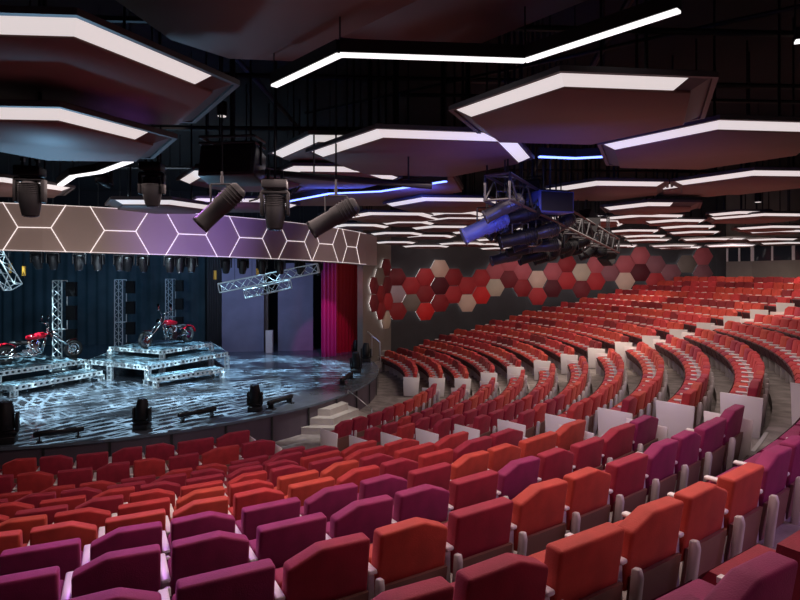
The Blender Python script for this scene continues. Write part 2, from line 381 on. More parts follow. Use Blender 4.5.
def place(s):
    fab = M = MATS['velvet ' + s['fab']]; w_ = round(s['w'], 2); rz = s['th'] - math.pi / 2
    row = ordn(s['k'] + 2 if s['block'] != 'mid' else s['k'] + 1)
    if s['block'] == 'near': lab = f"{s['fab']} velvet theatre seat, {ordn(s['n'])} from the aisle, {row} row from stage, near block"
    elif s['block'] == 'mid': lab = f"{s['fab']} velvet theatre seat, {ordn(s['n'])} after the white end panel, {row} row, middle block"
    else: lab = f"{s['fab']} velvet theatre seat, {ordn(s['n'])} from the aisle, {row} row, far block"
    root = empty('theatre_seat', (s['x'], s['y'], s['z']), lab, 'seat', rz, 'tip-up theatre seats of the auditorium')
    link('backrest', cached(('b', w_, s['var'], s['fab']), lambda: bevelled(back_mb(w_, s['var']), 'backrest', M, .022, 3)), root)
    link('back_shell', cached(('s', w_), lambda: shell_mb(w_).mesh('back_shell', M_SHELL)), root)
    link('seat_cushion', cached(('c', w_, s['fab']), lambda: bevelled(cushion_mb(w_), 'seat_cushion', M, .022, 2)), root)
    link('seat_pan', cached(('p', w_), lambda: pan_mb(w_).mesh('seat_pan', M_PAN)), root)
    x = w_ / 2          # left side seen from behind; the seat before it closes the right side
    if s['block'] != 'near': x = -w_ / 2
    link('standard', cached(('t', x), lambda: bevelled(standard_mb(x), 'standard', M_STD, .008, 1)), root)
    link('armrest', cached(('a', x, s['block'] == 'near'), lambda: bevelled(arm_mb(x, near=s['block'] == 'near'), 'armrest', M_ARM, .012, 2)), root)
    if s['ends']:
        sg = s['ends']; 
        link('end_panel', cached(('e', w_, sg), lambda: bevelled(end_mb(sg * w_ / 2, sg), 'end_panel', M_ARM, .008, 1)), root)
for s in ind: place(s)
# the remaining far seats, one mass
fabs = list(FAB); mats = [MATS['velvet ' + f] for f in fabs] + [M_SHELL, M_STD, M_ARM, M_PAN]
TM = {}
def template(w_, var, fi, ends, side):
    key = (w_, var, fi, ends, side)
    if key not in TM:
        m = MB(); i0 = len(fabs)
        m.add(*[getattr(back_mb(w_, var), a) for a in ('v', 'f')], fi)
        q = shell_mb(w_); m.add(q.v, q.f, i0)
        q = cushion_mb(w_); m.add(q.v, q.f, fi)
        q = pan_mb(w_); m.add(q.v, q.f, i0 + 3)
        q = standard_mb(side * w_ / 2); m.add(q.v, q.f, i0 + 1)
        q = arm_mb(side * w_ / 2, near=False); m.add(q.v, q.f, i0 + 2)
        if ends: q = end_mb(ends * w_ / 2, ends); m.add(q.v, q.f, i0 + 2)
        TM[key] = m
    return TM[key]
big = MB()
for s in rest:
    tpl = template(round(s['w'], 2), s['var'], fabs.index(s['fab']), s['ends'], 1 if s['block'] == 'near' else -1)
    T = Matrix.Translation((s['x'], s['y'], s['z'])) @ Matrix.Rotation(s['th'] - math.pi / 2, 4, 'Z')
    b = len(big.v); big.v += [tuple(T @ Vector(v)) for v in tpl.v]; big.f += [tuple(i + b for i in f) for f in tpl.f]; big.m += tpl.m
big.build('theatre_seats', mats, kind='stuff', label='distant red and orange theatre seats filling the rear rows of the auditorium', category='seats')
print('SEATS', len(seats), len(vis), len(rest))
# ------------------------------------------------------------------ walls
def wall_strip(name, pts, z0, z1, m, th=.25, **kw):     # thickness away from the camera side
    mb = MB(); n = len(pts); nn = []
    for i in range(n):
        a = Vector(pts[max(i - 1, 0)]); b = Vector(pts[min(i + 1, n - 1)]); d = (b - a).normalized(); nn.append(Vector((-d.y, d.x)))
    out = [(Vector(p) + q * th)[:2] for p, q in zip(pts, nn)]
    for i in range(n - 1):
        vs = [(*pts[i], z0), (*pts[i + 1], z0), (*out[i + 1], z0), (*out[i], z0), (*pts[i], z1), (*pts[i + 1], z1), (*out[i + 1], z1), (*out[i], z1)]
        mb.add(vs, [(3, 2, 1, 0), (4, 5, 6, 7), (0, 1, 5, 4), (1, 2, 6, 5), (2, 3, 7, 6), (3, 0, 4, 7)])
    return mb.build(name, m, kind='structure', **kw)
wall_strip('wall_far', WALL[1:], -4.4, 4.0, M_WALL)
wall_strip('wall_stage_return', WALL[:2], -4.4, 4.0, M_TAUPE)
# booth wall at the rear right: taupe parapet, glazed control booth above
bw = [(16.3, 29.2), (16.35, 28.6)] + [pol(27.9, t) for t in (.27, .20, .13, .06, -.02, -.12)]
wall_strip('wall_booth_end', [(16.3, 29.2), (16.36, 28.5)], -1.4, 4, M_WALL)
bp = [(16.36, 28.4)] + [pol(27.75, t) for t in (.25, .17, .09, .01, -.08, -.2)]
bp = [bp[0]] + bp[1:]
mb = MB()
def strip_between(mb, pts, z0, z1, th=.2, mi=0):
    for a, b in zip(pts, pts[1:]):
        d = (Vector(b) - Vector(a)).normalized(); q = Vector((-d.y, d.x)) * th
        poly = [a, b, (b[0] + q.x, b[1] + q.y), (a[0] + q.x, a[1] + q.y)]
        mb.prism(poly, z0, z1, mi)
strip_between(mb, bp, -1.4, .62); strip_between(mb, bp, 1.45, 4)
mb.build('wall_rear', M_TAUPE, kind='structure')
wn = 1
for a, b in zip(bp, bp[1:]):
    g = MB(); d = (Vector(b) - Vector(a)); L_ = d.length; dn = d.normalized(); q = Vector((-dn.y, dn.x))
    mid = (Vector(a) + Vector(b)) / 2 + q * .08; rz = math.atan2(dn.y, dn.x)
    g.box((mid.x, mid.y, 1.035), (L_, .02, .83), rz)
    fr = MB()
    for u in (-.5, 0, .5): p = mid + dn * u * (L_ - .06); fr.box((p.x, p.y, 1.035), (.09, .07, .83), rz)
    wo = g.build(f'window_{wn}', M_GLASS, kind='structure'); fr.build('window_frame', M_STD, parent=wo); wn += 1
# control desks with small screens seen behind the booth glass
for i, (px, lab) in enumerate(((737, 'leftmost'), (762, 'middle'), (790, 'rightmost'))):
    v = at(px, 257, 27.2 - i * 1.2)
    # desk lamp standing on the sill in front of the glass is kept tiny
ceil = MB().box((4, 16, 4.4), (64, 60, .2)).build('ceiling', M_DARK, kind='structure')
wall_strip('wall_stage_side', [(-24, 31), (-24, -6)][::-1], -4.4, 4.4, M_DARK)
wall_strip('wall_behind_camera', [(26, -6), (-24, -6)], -4.4, 4.4, M_WALL)
wall_strip('wall_right', [(26, 30), (26, -6)], -4.4, 4.4, M_WALL)
wall_strip('wall_backstage', [(-24, 29.4), (-1.2, 29.4)], -4.4, 4.4, M_DARK)
# ------------------------------------------------------------------ stage
SR = 9.15; ZS = -3.52
spoly = [pol(SR, -2.3 + 2.62 * i / 60) for i in range(61)] + [(-1.3, 25.2), (-1.9, 29.2), (-23.8, 29.2), (-23.8, 12)]
sg = empty('stage', (C.x, C.y, FLOOR0), 'low thrust stage with glossy dark floor and purple-grey curved front', 'stage')
def loc(mb, o):  # rebase to parent
    L_ = o.location; mb.v = [(x - L_.x, y - L_.y, z - L_.z) for x, y, z in mb.v]; return mb
loc(MB().prism(spoly, ZS - .06, ZS), sg).build('stage_floor', M_STAGE, sg)
inner = [pol(SR - .05, -2.3 + 2.62 * i / 60) for i in range(61)] + [(-1.4, 25.2), (-2, 29.1), (-23.7, 29.1), (-23.7, 12)]
loc(MB().prism(inner, FLOOR0, ZS - .06), sg).build('stage_front', M_STAGEF, sg)
mb = MB()
for t in [-1.42 + i * .135 for i in range(12)]:
    a, b = pol(SR - .03, t - .003), pol(SR - .03, t + .003); c_, d_ = pol(SR - .012, t + .003), pol(SR - .012, t - .003)
    mb.prism([a, b, c_, d_], FLOOR0 + .01, ZS - .07)
loc(mb, sg).build('fascia_joint', M_BLACK, sg, kind='stuff')
# front steps: three stacked half-hexagon treads and a rail
ths = -.505; sc_ = Vector(pol(SR - .25, ths)); rd = Vector((math.cos(ths), math.sin(ths))); tg = Vector((-rd.y, rd.x))
stp = empty('stage_steps', (sc_.x, sc_.y, FLOOR0), 'three pale angled steps leading up to the stage front', 'steps')
for i, r in enumerate((1.32, 1.0, .68)):
    pts = []
    for a in (-90, -42, 42, 90):
        p = sc_ + rd * (math.cos(R_(a)) * r * 1.0) + tg * (math.sin(R_(a)) * r * .95); pts.append((p.x, p.y))
    loc(MB().prism(pts, FLOOR0 + .18 * i, FLOOR0 + .18 * i + .18), stp).build('step', M_STONE, stp)
mb = MB()
q0 = sc_ + tg * .80 + rd * .25; q1 = sc_ + tg * 1.0 + rd * .95
mb.tube([(q0.x, q0.y, ZS + .0), (q0.x, q0.y, ZS + .10), (q1.x, q1.y, FLOOR0 + .30), (q1.x, q1.y, FLOOR0)], .014, 8)
loc(mb, stp).build('handrail', M_ALU, stp, smooth=True)
# side stair beside the taupe wall
sd = empty('side_stair', (-1.0, 24.3, FLOOR0), 'short pale stair with a metal handrail beside the taupe wall', 'stair')
for i in range(4):
    loc(MB().box((-1.05 + i * .12 - .25, 23.9 + i * .35 + .6, FLOOR0 + .1 + i * .1), (.9, .36, .2 + i * .2), R_(-15)), sd).build('step', M_STONE, sd)
mb = MB(); a0, a1, a2 = at(364, 329, 24.2), at(380, 342, 23.5), at(380.5, 362, 23.5)
mb.tube([at(364, 355, 24.2), a0, a1, a2], .028, 6); mb.tube([at(372, 336, 23.85), at(372, 356, 23.85)], .02, 6)
loc(mb, sd).build('handrail', M_ALU, sd)
# ------------------------------------------------------------------ proscenium header with glowing hexagon lines
FR = 9.2
def th_of_px(px, R=FR):
    best = min((abs(px_of(*pol(R, t), 0)[0] - px), t) for t in [-1.62 + i * .002 for i in range(880)])
    return best[1]
t0, t1 = th_of_px(-60), th_of_px(366)
def zb(t): u = (t + 1.37) / 1.31; return .475 - .215 * u
def zt(t): u = (t + 1.37) / 1.31; return 1.45 - .20 * u
fac = empty('header_fascia', (*pol(FR, -.7), 0), 'curved taupe header above the stage opening, lined with glowing hexagon outlines', 'header')
mb = MB(); n = 12
for i in range(n):
    a, b = t0 + (t1 - t0) * i / n, t0 + (t1 - t0) * (i + 1) / n
    (x0, y0), (x1, y1), (x2, y2), (x3, y3) = pol(FR, a), pol(FR, b), pol(FR - .3, b), pol(FR - .3, a)
    mb.add([(x0, y0, zb(a)), (x1, y1, zb(b)), (x2, y2, zb(b)), (x3, y3, zb(a)), (x0, y0, zt(a)), (x1, y1, zt(b)), (x2, y2, zt(b)), (x3, y3, zt(a))],
           [(3, 2, 1, 0), (4, 5, 6, 7), (0, 1, 5, 4), (1, 2, 6, 5), (2, 3, 7, 6), (3, 0, 4, 7)])
a = t1; e0 = pol(FR, a); e1 = (e0[0] + .28, e0[1] + 1.6); zb1, zt1 = zb(a), zt(a)
mb.prism([e0, e1, (e1[0] - .3, e1[1]), (e0[0] - .3, e0[1])], zb1, zt1)
loc(mb, fac).build('cladding', M_FACADE, fac)
def fpt(t, z, off=.012):
    # on the faceted face
    u = (t - t0) / (t1 - t0) * n; i = min(max(int(u), 0), n - 1); f = u - i
    A_, B_ = Vector(pol(FR, t0 + (t1 - t0) * i / n)), Vector(pol(FR, t0 + (t1 - t0) * (i + 1) / n))
    p = A_.lerp(B_, f); q = (p - C).normalized() * off; return Vector((p.x + q.x, p.y + q.y, z))
led = MB()
def fline(ta, za, tb, zb_, r=.009, m=led):
    k = 5
    for j in range(k):
        u, v = j / k, (j + 1) / k
        m.cyl(fpt(ta + (tb - ta) * u, za + (zb_ - za) * u), fpt(ta + (tb - ta) * v, za + (zb_ - za) * v), r, n=4)
for px in (-40, 34, 120, 192, 251, 296, 326, 352):
    led = MB()
    tc = th_of_px(px); hs = .30 / FR; dg = .27 / FR; zm = (zb(tc) + zt(tc)) / 2
    fline(tc - hs, zm, tc + hs, zm, m=led)
    for s_ in (-1, 1):
        te = tc + s_ * (hs + dg)
        if te > t1: te = t1 - .002
        if te < t0: te = t0 + .002
        fline(tc + s_ * hs, zm, te, zb(te), m=led); fline(tc + s_ * hs, zm, te, zt(te), m=led)
    loc(led, fac).build('hexagon_light_line', M_LEDW, fac)
led2 = MB(); led3 = MB()
for i in range(24):
    a, b = t0 + (t1 - t0) * i / 24, t0 + (t1 - t0) * (i + 1) / 24
    led2.cyl(fpt(a, zb(a) + .012), fpt(b, zb(b) + .012), .006, n=4); led3.cyl(fpt(a, zt(a) - .012), fpt(b, zt(b) - .012), .006, n=4)
for q_ in (led2, led3): loc(q_, fac).build('edge_light_line', mat('edge line', (1, 1, 1), .5, emit=(1, .86, .84), estr=.45), fac)
# ------------------------------------------------------------------ scenery
def curtain(name, pts, z0, z1, folds, amp, m, label):
    L_ = [0]
    for a, b in zip(pts, pts[1:]): L_.append(L_[-1] + (Vector(b) - Vector(a)).length)
    n = folds * 10; mb = MB(); rows = []
    for i in range(n + 1):
        s_ = L_[-1] * i / n; j = max(q for q in range(len(L_) - 1) if L_[q] <= s_ + 1e-9)
        a, b = Vector(pts[j]), Vector(pts[j + 1]); d = (b - a).normalized(); p = a + d * (s_ - L_[j]); q = Vector((-d.y, d.x))
        o_ = amp * math.sin(2 * math.pi * folds * i / n) * (1 + .3 * math.sin(i * .7)); rows.append((p + q * o_, q))
    zs = [z0 + (z1 - z0) * j / 8 for j in range(9)]
    vs = []
    for s_ in (0, 1):
        for p, q in rows:
            for j, z_ in enumerate(zs):
                g = 1 + .25 * (1 - j / 8); vs.append((p.x + q.x * s_ * .03, p.y + q.y * s_ * .03, z_))
    m1 = n + 1; fs = []
    for s_ in (0, 1):
        for i in range(n):
            for j in range(8):
                a = s_ * m1 * 9 + i * 9 + j; f = (a, a + 9, a + 10, a + 1); fs.append(f if s_ == 0 else f[::-1])
    for j in range(8):
        for i in (0, n): a = i * 9 + j; b = a + m1 * 9; fs.append((a, a + 1, b + 1, b) if i == 0 else (b, b + 1, a + 1, a))
    mb.add(vs, fs); return mb.build(name, m, smooth=True, label=label, category='curtain')
curtain('stage_curtain', [(-3.3, 23.9), (-2.75, 24.3)], ZS, .75, 4, .07, M_CURTLIT, 'red side curtain coloured as magenta-lit, hanging at the stage edge, the nearer of the two')
curtain('stage_curtain', [(-2.9, 25.0), (-2.0, 26.2)], ZS, .75, 7, .08, M_CURT, 'deep red pleated side curtain behind the magenta-lit one, beside the taupe wall')
curtain('backdrop_cloth', [(-23, 27.9), (-9.8, 28.5)], ZS, 2.2, 26, .05, M_BACKD, 'dark teal backdrop cloth hanging behind the trusses and motorcycles')
curtain('black_leg_curtain', [(-9.1, 26.6), (-8.2, 26.0)], ZS, 1.5, 6, .07, M_BLACK, 'narrow black leg curtain between the teal backdrop and the grey flat')
def flat(pxa, pxb, yb, ztop, label, thk=.12):
    a = P(pxa, yb, ZS); b = P(pxb, yb - .8, ZS); d = Vector(b) - Vector(a); rz = math.atan2(d.y, d.x)
    c_ = (Vector(a) + Vector(b)) / 2; h = ztop - ZS
    o = empty('scenic_flat', (c_.x, c_.y, ZS), label, 'stage flat', rz)
    MB().box((0, 0, h / 2), (d.length, thk, h)).build('face', M_FLAT, o)
    MB().box((0, thk / 2 + .05, h / 2), (d.length * .9, .06, .08)).box((0, thk / 2 + .05, h * .2), (d.length * .9, .06, .08)).build('batten', M_BLACK, o)
    return o
flat(222, 264, 352, .7, 'tall plain grey-blue flat left of the narrow pillar')
flat(278, 313, 351, .5, 'tall plain grey-blue flat between the narrow pillar and magenta-lit curtain')
v = P(266, 350, ZS); mb = MB().box((0, 0, 1.35), (.22, .22, 2.7)).build('scenery_post', M_TAUPE, label='slim grey pillar standing between the two grey-blue flats', category='post'); mb.location = (v[0], v[1], ZS)
v = P(272, 351, ZS)
o = MB().box((0, 0, .5), (.3, .2, 1.0)).build('equipment_case', M_STD, label='small pale upright case at the foot of the slim pillar', category='case'); o.location = (v[0], v[1] - .5, ZS)
bevel_done = 0
# truss builder (box truss between two points)
def truss_parts(a, b, wd, parent, m=M_ALUP, r=.018, bay=None, nm='chord'):
    a, b = Vector(a), Vector(b); d = b - a; L_ = d.length; q = d.to_track_quat('Z', 'Y').to_matrix(); h = wd / 2
    cor = [q @ Vector((sx * h, sy * h, 0)) for sx, sy in ((-1, -1), (1, -1), (1, 1), (-1, 1))]
    ch = MB(); br = MB(); bay = bay or wd; n = max(2, round(L_ / bay))
    for c_ in cor: ch.cyl(a + c_, b + c_, r, n=6)
    for i in range(n):
        p, p2 = a + d * i / n, a + d * (i + 1) / n
        for j in range(4):
            c1, c2 = cor[j], cor[(j + 1) % 4]
            if i % 2: c1, c2 = c2, c1
            if nm == 'tower':
                if c1.y + c2.y > -.1: continue
                br.cyl(p + c2, p2 + c1, r * .6, n=4)
            br.cyl(p + c1, p2 + c2, r * .6, n=4)
    for i in (0, n // 2, n):
        p = a + d * i / n
        for j in range(4): br.cyl(p + cor[j], p + cor[(j + 1) % 4], r * .8, n=4)
    loc(ch, parent).build('chord_tubes', m, parent, kind='stuff'); loc(br, parent).build('lattice_bracing', m, parent, kind='stuff')
TOW = [(60, 20.6, 'left'), (120.5, 23.7, 'middle'), (170.5, 26.6, 'right')]
for px, Y, nm in TOW:
    x = (px - 400) / F * Y
    o = empty('truss_tower', (x, Y, ZS), f'white lattice truss tower, {dict(left="leftmost, behind the left motorcycle", middle="middle one of three", right="rightmost, behind the right motorcycle")[nm]}', 'truss')
    truss_parts((x, Y, ZS + .02), (x, Y, -.24), .33, o, r=.02, bay=.29, nm='tower')
    MB().box((0, 0, .01), (.5, .5, .02)).build('base_plate', M_ALUP, o)
    for j in range(4):
        zz_ = -.55 - j * .86; sx = x + .42
        s_ = empty('strobe_panel', (sx, Y + .0, zz_), f'black square light panel, {ORD[j + 1]} from the top beside the {nm} truss tower', 'light panel')
        if zz_ - .3 < ZS: 
            bpy.data.objects.remove(s_); continue
        MB().box((0, 0, 0), (.34, .16, .52)).build('housing', M_BLACKG, s_)
        MB().box((.165, -.06, 0), (.015, .03, .50)).build('edge_trim', M_STEEL, s_)
        MB().box((-.21, 0, 0), (.1, .04, .04)).build('bracket', M_STEEL, s_)
# risers
def hole_beam(mb, a, b, h, z1, th=.05):          # ladder beam with square holes
    a, b = Vector((*a, 0)), Vector((*b, 0)); d = b - a; L_ = d.length; n = max(2, round(L_ / .17)); rz = math.atan2(d.y, d.x); c_ = (a + b) / 2
    mb.box((c_.x, c_.y, z1 - .02), (L_, th, .04), rz); mb.box((c_.x, c_.y, z1 - h + .02), (L_, th, .04), rz)
    for i in range(n + 1): p = a + d * i / n; mb.box((p.x, p.y, z1 - h / 2), (.075, th * .9, h), rz)
def riser(label, poly, top, h=.15, legs=None, front=None, legr=.07):
    c_ = sum((Vector(p) for p in poly), Vector((0, 0))) / len(poly)
    o = empty('stage_riser', (c_.x, c_.y, ZS), label, 'stage platform')
    loc(MB().prism(poly, top - .03, top), o).build('deck', M_DECK, o)
    for a, b in (front or list(zip(poly, poly[1:] + poly[:1]))):
        m = MB(); hole_beam(m, a, b, h, top - .002); loc(m, o).build('punched_beam', M_RISER, o)
    for p in (legs or poly):
        m = MB()
        for zz_ in [ZS + i * .15 for i in range(int((top - h - ZS) / .15) + 1)]:
            m.box((p[0], p[1], min(zz_ + .02, top - h)), (.15, .15, .03))
        for sx, sy in ((-1, -1), (1, -1), (1, 1), (-1, 1)): m.box((p[0] + sx * .06, p[1] + sy * .06, (ZS + top - h) / 2), (.035, .035, top - h - ZS))
        loc(m, o).build('leg', M_RISER, o)
    return o
def quad(a, b, n_, dep):
    a, b, n_ = Vector(a), Vector(b), Vector(n_).normalized() * dep
    p = [a, b, b + n_, a + n_]; return [tuple(q) for q in p]
riser('low pale front step platform in front of the left motorcycle', quad((-11.05, 16.2), (-9.9, 18.75), (-.92, .4), .85), -3.20)
riser('higher pale platform carrying the left motorcycle', quad((-11.95, 16.8), (-10.7, 19.25), (-.92, .4), 4.2), -2.90)
riser('wide glossy bridge platform joining the two motorcycle platforms', [(-10.55, 19.2), (-9.6, 18.75), (-8.0, 17.95), (-6.45, 21.1), (-8.2, 24.4), (-11.3, 24.4)], -2.905)
riser('highest pale platform carrying the right motorcycle', quad((-8.15, 19.4), (-7.2, 21.6), (-.92, .4), 2.5), -2.62, h=.13)
riser('low pale front step platform in front of the right motorcycle', quad((-7.55, 17.5), (-6.05, 19.3), (-.75, .66), .62), -3.2)
# flown trusses
def flown(pa, pb, Y, wd, label, cables=True, dY=0):
    a, b = at(*pa, Y), at(*pb, Y + dY); c_ = (a + b) / 2
    o = empty('flown_truss', c_, label, 'truss'); truss_parts(a, b, wd, o, M_ALUP, .02)
    for u in (.15, .85): p = a.lerp(b, u); loc(MB().cyl(p, (p.x, p.y, 4.3), .008, n=4), o).build('hanging_cable', M_STEEL, o)
flown((220, 288), (318, 268), 19.0, .30, 'long white lattice truss hanging above the right of the stage')
flown((245, 294), (290, 284), 20.5, .30, 'short white lattice truss hanging just below the long tilted one', dY=.8)
flown((-16, 238), (13, 287), 17.0, .36, 'white lattice truss hanging steeply at the left edge of the stage')
for i, (px, py, nm) in enumerate(((10, 268, 'leftmost'), (24, 271, 'second from the left'), (215, 275, 'above the black leg curtain'), (257.5, 270, 'rightmost, above the long flown truss'))):
    v = at(px, py, 18.5 if i < 2 else 20.2); o = empty('chain_hoist', v, f'small orange chain hoist under the header, {nm}', 'hoist')
    MB().cyl((0, 0, -.16), (0, 0, .16), .055, n=10).build('body', M_HOIST, o); MB().cyl((0, 0, .16), (0, 0, 4.2 - v.z), .010, n=5).build('chain', M_STEEL, o)
    MB().cyl((0, 0, -.24), (0, 0, -.16), .02, .03, n=8).build('hook', M_STEEL, o)
# ------------------------------------------------------------------ moving heads etc.
HM = {}
def head_meshes():
    if HM: return HM
    b = MB(); b.box((0, 0, .07), (.36, .30, .14)); b.box((0, 0, .15), (.24, .24, .03)); HM['base'] = bevelled(b, 'base', M_BLACKG, .02, 2)
    y = MB(); y.box((0, 0, .19), (.40, .16, .06))
    for s_ in (-1, 1): y.box((s_ * .19, 0, .36), (.05, .15, .36)); 
    HM['yoke'] = bevelled(y, 'yoke', M_BLACKG, .018, 2)
    h = MB(); h.lathe([(.0, -.20), (.10, -.20), (.14, -.15), (.15, -.02), (.15, .12), (.125, .26), (.115, .30), (.115, .32), (.09, .32), (.0, .315)], 20)
    for j in range(6): h.cyl((0, 0, -.17 + j * .028), (0, 0, -.16 + j * .028), .158, n=20)
    HM['head'] = h.mesh('head', M_BLACKG, True)
    HM['lens'] = MB().lathe([(0, .322), (.095, .322), (.095, .335), (0, .345)], 20).mesh('lens', M_LENSD)
    HM['lens_on'] = MB().lathe([(0, .322), (.095, .322), (.095, .335), (0, .345)], 20).mesh('lens', M_LENS)
    HM['clamp'] = MB().cyl((0, 0, -.10), (0, 0, 0), .022, n=8).box((0, 0, -.11), (.05, .07, .06)).mesh('clamp', M_STEEL); return HM
def moving_head(v, label, tilt=0, pan=0, hang=False, s=1, on=False, cat='stage light', group=None, rod=None):
    h = head_meshes(); o = empty('moving_head_light', v, label, cat, group=group)
    o.scale = (s, s, s); o.rotation_euler = (math.pi if hang else 0, 0, pan)
    for k_ in ('base', 'yoke'): link(k_, h[k_], o)
    hd = link('head', h['head'], o, (0, 0, .42)); hd.rotation_euler = (tilt, 0, 0)
    link('lens', h['lens_on' if on else 'lens'], hd)
    if hang:
        link('clamp', h['clamp'], o, (.1, 0, 0)); link('clamp', h['clamp'], o, (-.1, 0, 0)); rod = 4.28 - v[2]
        if rod: MB().cyl((0, 0, 0), (0, 0, -rod / s), .016, n=6).build('hanging_rod', M_STEEL, o)
    return o
PM = {}
def profile_light(v, label, d, s=1, m=None, rod=1.2):
    """theatre profile spotlight; d = beam direction"""
    m = m or M_BLACKG; key = m.name
    if key not in PM:
        b = MB(); b.lathe([(0, -.30), (.07, -.30), (.10, -.27), (.115, -.20), (.118, .02), (.105, .04), (.105, .30), (.112, .31), (.112, .35), (.10, .35), (.09, .30), (0, .29)], 16)
        for j in range(5): b.cyl((0, 0, -.24 + j * .04), (0, 0, -.228 + j * .04), .131, n=16)
        PM[key] = (b.mesh('barrel', m, True),
                   MB().box((.0, 0, .02), (.30, .03, .05)).box((.145, 0, .1), (.02, .05, .24)).box((-.145, 0, .1), (.02, .05, .24)).mesh('yoke', M_STEEL),
                   MB().box((0, .0, .33), (.19, .19, .02)).mesh('shutter_frame', m), MB().lathe([(0, .292), (.088, .292), (.088, .3), (0, .31)], 16).mesh('lens', M_LENSD))
    o = empty('profile_spotlight', v, label, 'stage light')
    B = PM[key]; q = Vector(d).normalized().to_track_quat('Z', 'Y').to_euler()
    hd = link('barrel', B[0], o); hd.rotation_euler = q; hd.scale = (s, s, s)
    link('shutter_frame', B[2], hd); link('lens', B[3], hd)
    MB().tube([(-.13 * s, 0, 0), (-.13 * s, 0, .24 * s), (.13 * s, 0, .24 * s), (.13 * s, 0, 0)], .012, 6).cyl((0, 0, .24 * s), (0, 0, .34 * s), .02, n=8).build('yoke', M_STEEL, o)
    MB().cyl((0, 0, .34 * s), (0, 0, 4.28 - v[2]), .012, n=6).build('hanging_rod', M_STEEL, o)
    return o
# on stage, along the rim
def on_floor(px, py): x, y = P(px, py, ZS); return Vector((x, y, ZS))
moving_head(on_floor(142, 429), 'black moving head light standing on the stage rim, left of centre', s=.92, tilt=-.1)
moving_head(on_floor(255, 411), 'black moving head light standing on the stage rim, right of centre', s=.92, tilt=.12)
moving_head(on_floor(5, 443), 'black moving head light at the far left end of the stage rim', s=1.15, pan=.4)
moving_head(on_floor(356, 373), 'black moving head light on the rim, nearer of the right-hand pair', s=1.0, tilt=.2)
moving_head(on_floor(366, 362), 'black moving head light on the rim, farther of the right-hand pair', s=1.0, tilt=-.2)
moving_head(on_floor(356, 356), 'black moving head light near the foot of the red curtain', s=.9, tilt=-.2)
def light_bar(pa, pb, label):
    a, b = on_floor(*pa), on_floor(*pb); d = b - a; c_ = (a + b) / 2; o = empty('light_bar', c_, label, 'stage light', math.atan2(d.y, d.x)); L_ = d.length
    link('housing', bevelled(MB().box((0, 0, .17), (L_, .09, .11)), 'housing', M_BLACKG, .015, 1), o)
    for s_ in (-1, 1): MB().box((s_ * L_ * .38, 0, .07), (.03, .16, .14)).box((s_ * L_ * .38, 0, .01), (.10, .26, .02)).build('foot', M_STEEL, o)
    MB().box((0, -.0, .227), (L_ * .92, .05, .008)).build('lens_strip', M_LENSD, o)
light_bar((33, 443), (84, 436), 'long black light bar lying near the left end of the stage rim')
light_bar((178, 422.5), (216, 415.5), 'short black light bar between the two centre moving heads')
light_bar((268, 410), (292, 402), 'short black light bar beside the right centre moving head')
light_bar((341, 386), (352, 378), 'small black light bar near the right end of the stage rim')
# row of heads behind the header
for i, px in enumerate((37, 53, 79, 98, 120, 128, 143, 170, 180, 192, 226, 243, 262, 280, 300, 318)):
    t = th_of_px(px); x, y = pol(7.4, t); sc = y / 17
    x = (px - 400) / F * (y + 3.2); y += 3.2
    z_ = (HY - (251 + (px / 400) * 12)) / F * y + .14
    moving_head(Vector((x, y, z_)), f'small dark moving head hanging behind the header, {ORD[i + 1]} from the left', hang=True, s=.85, tilt=.4 - .15 * (i % 5), pan=.3 * (i % 3), rod=.6)
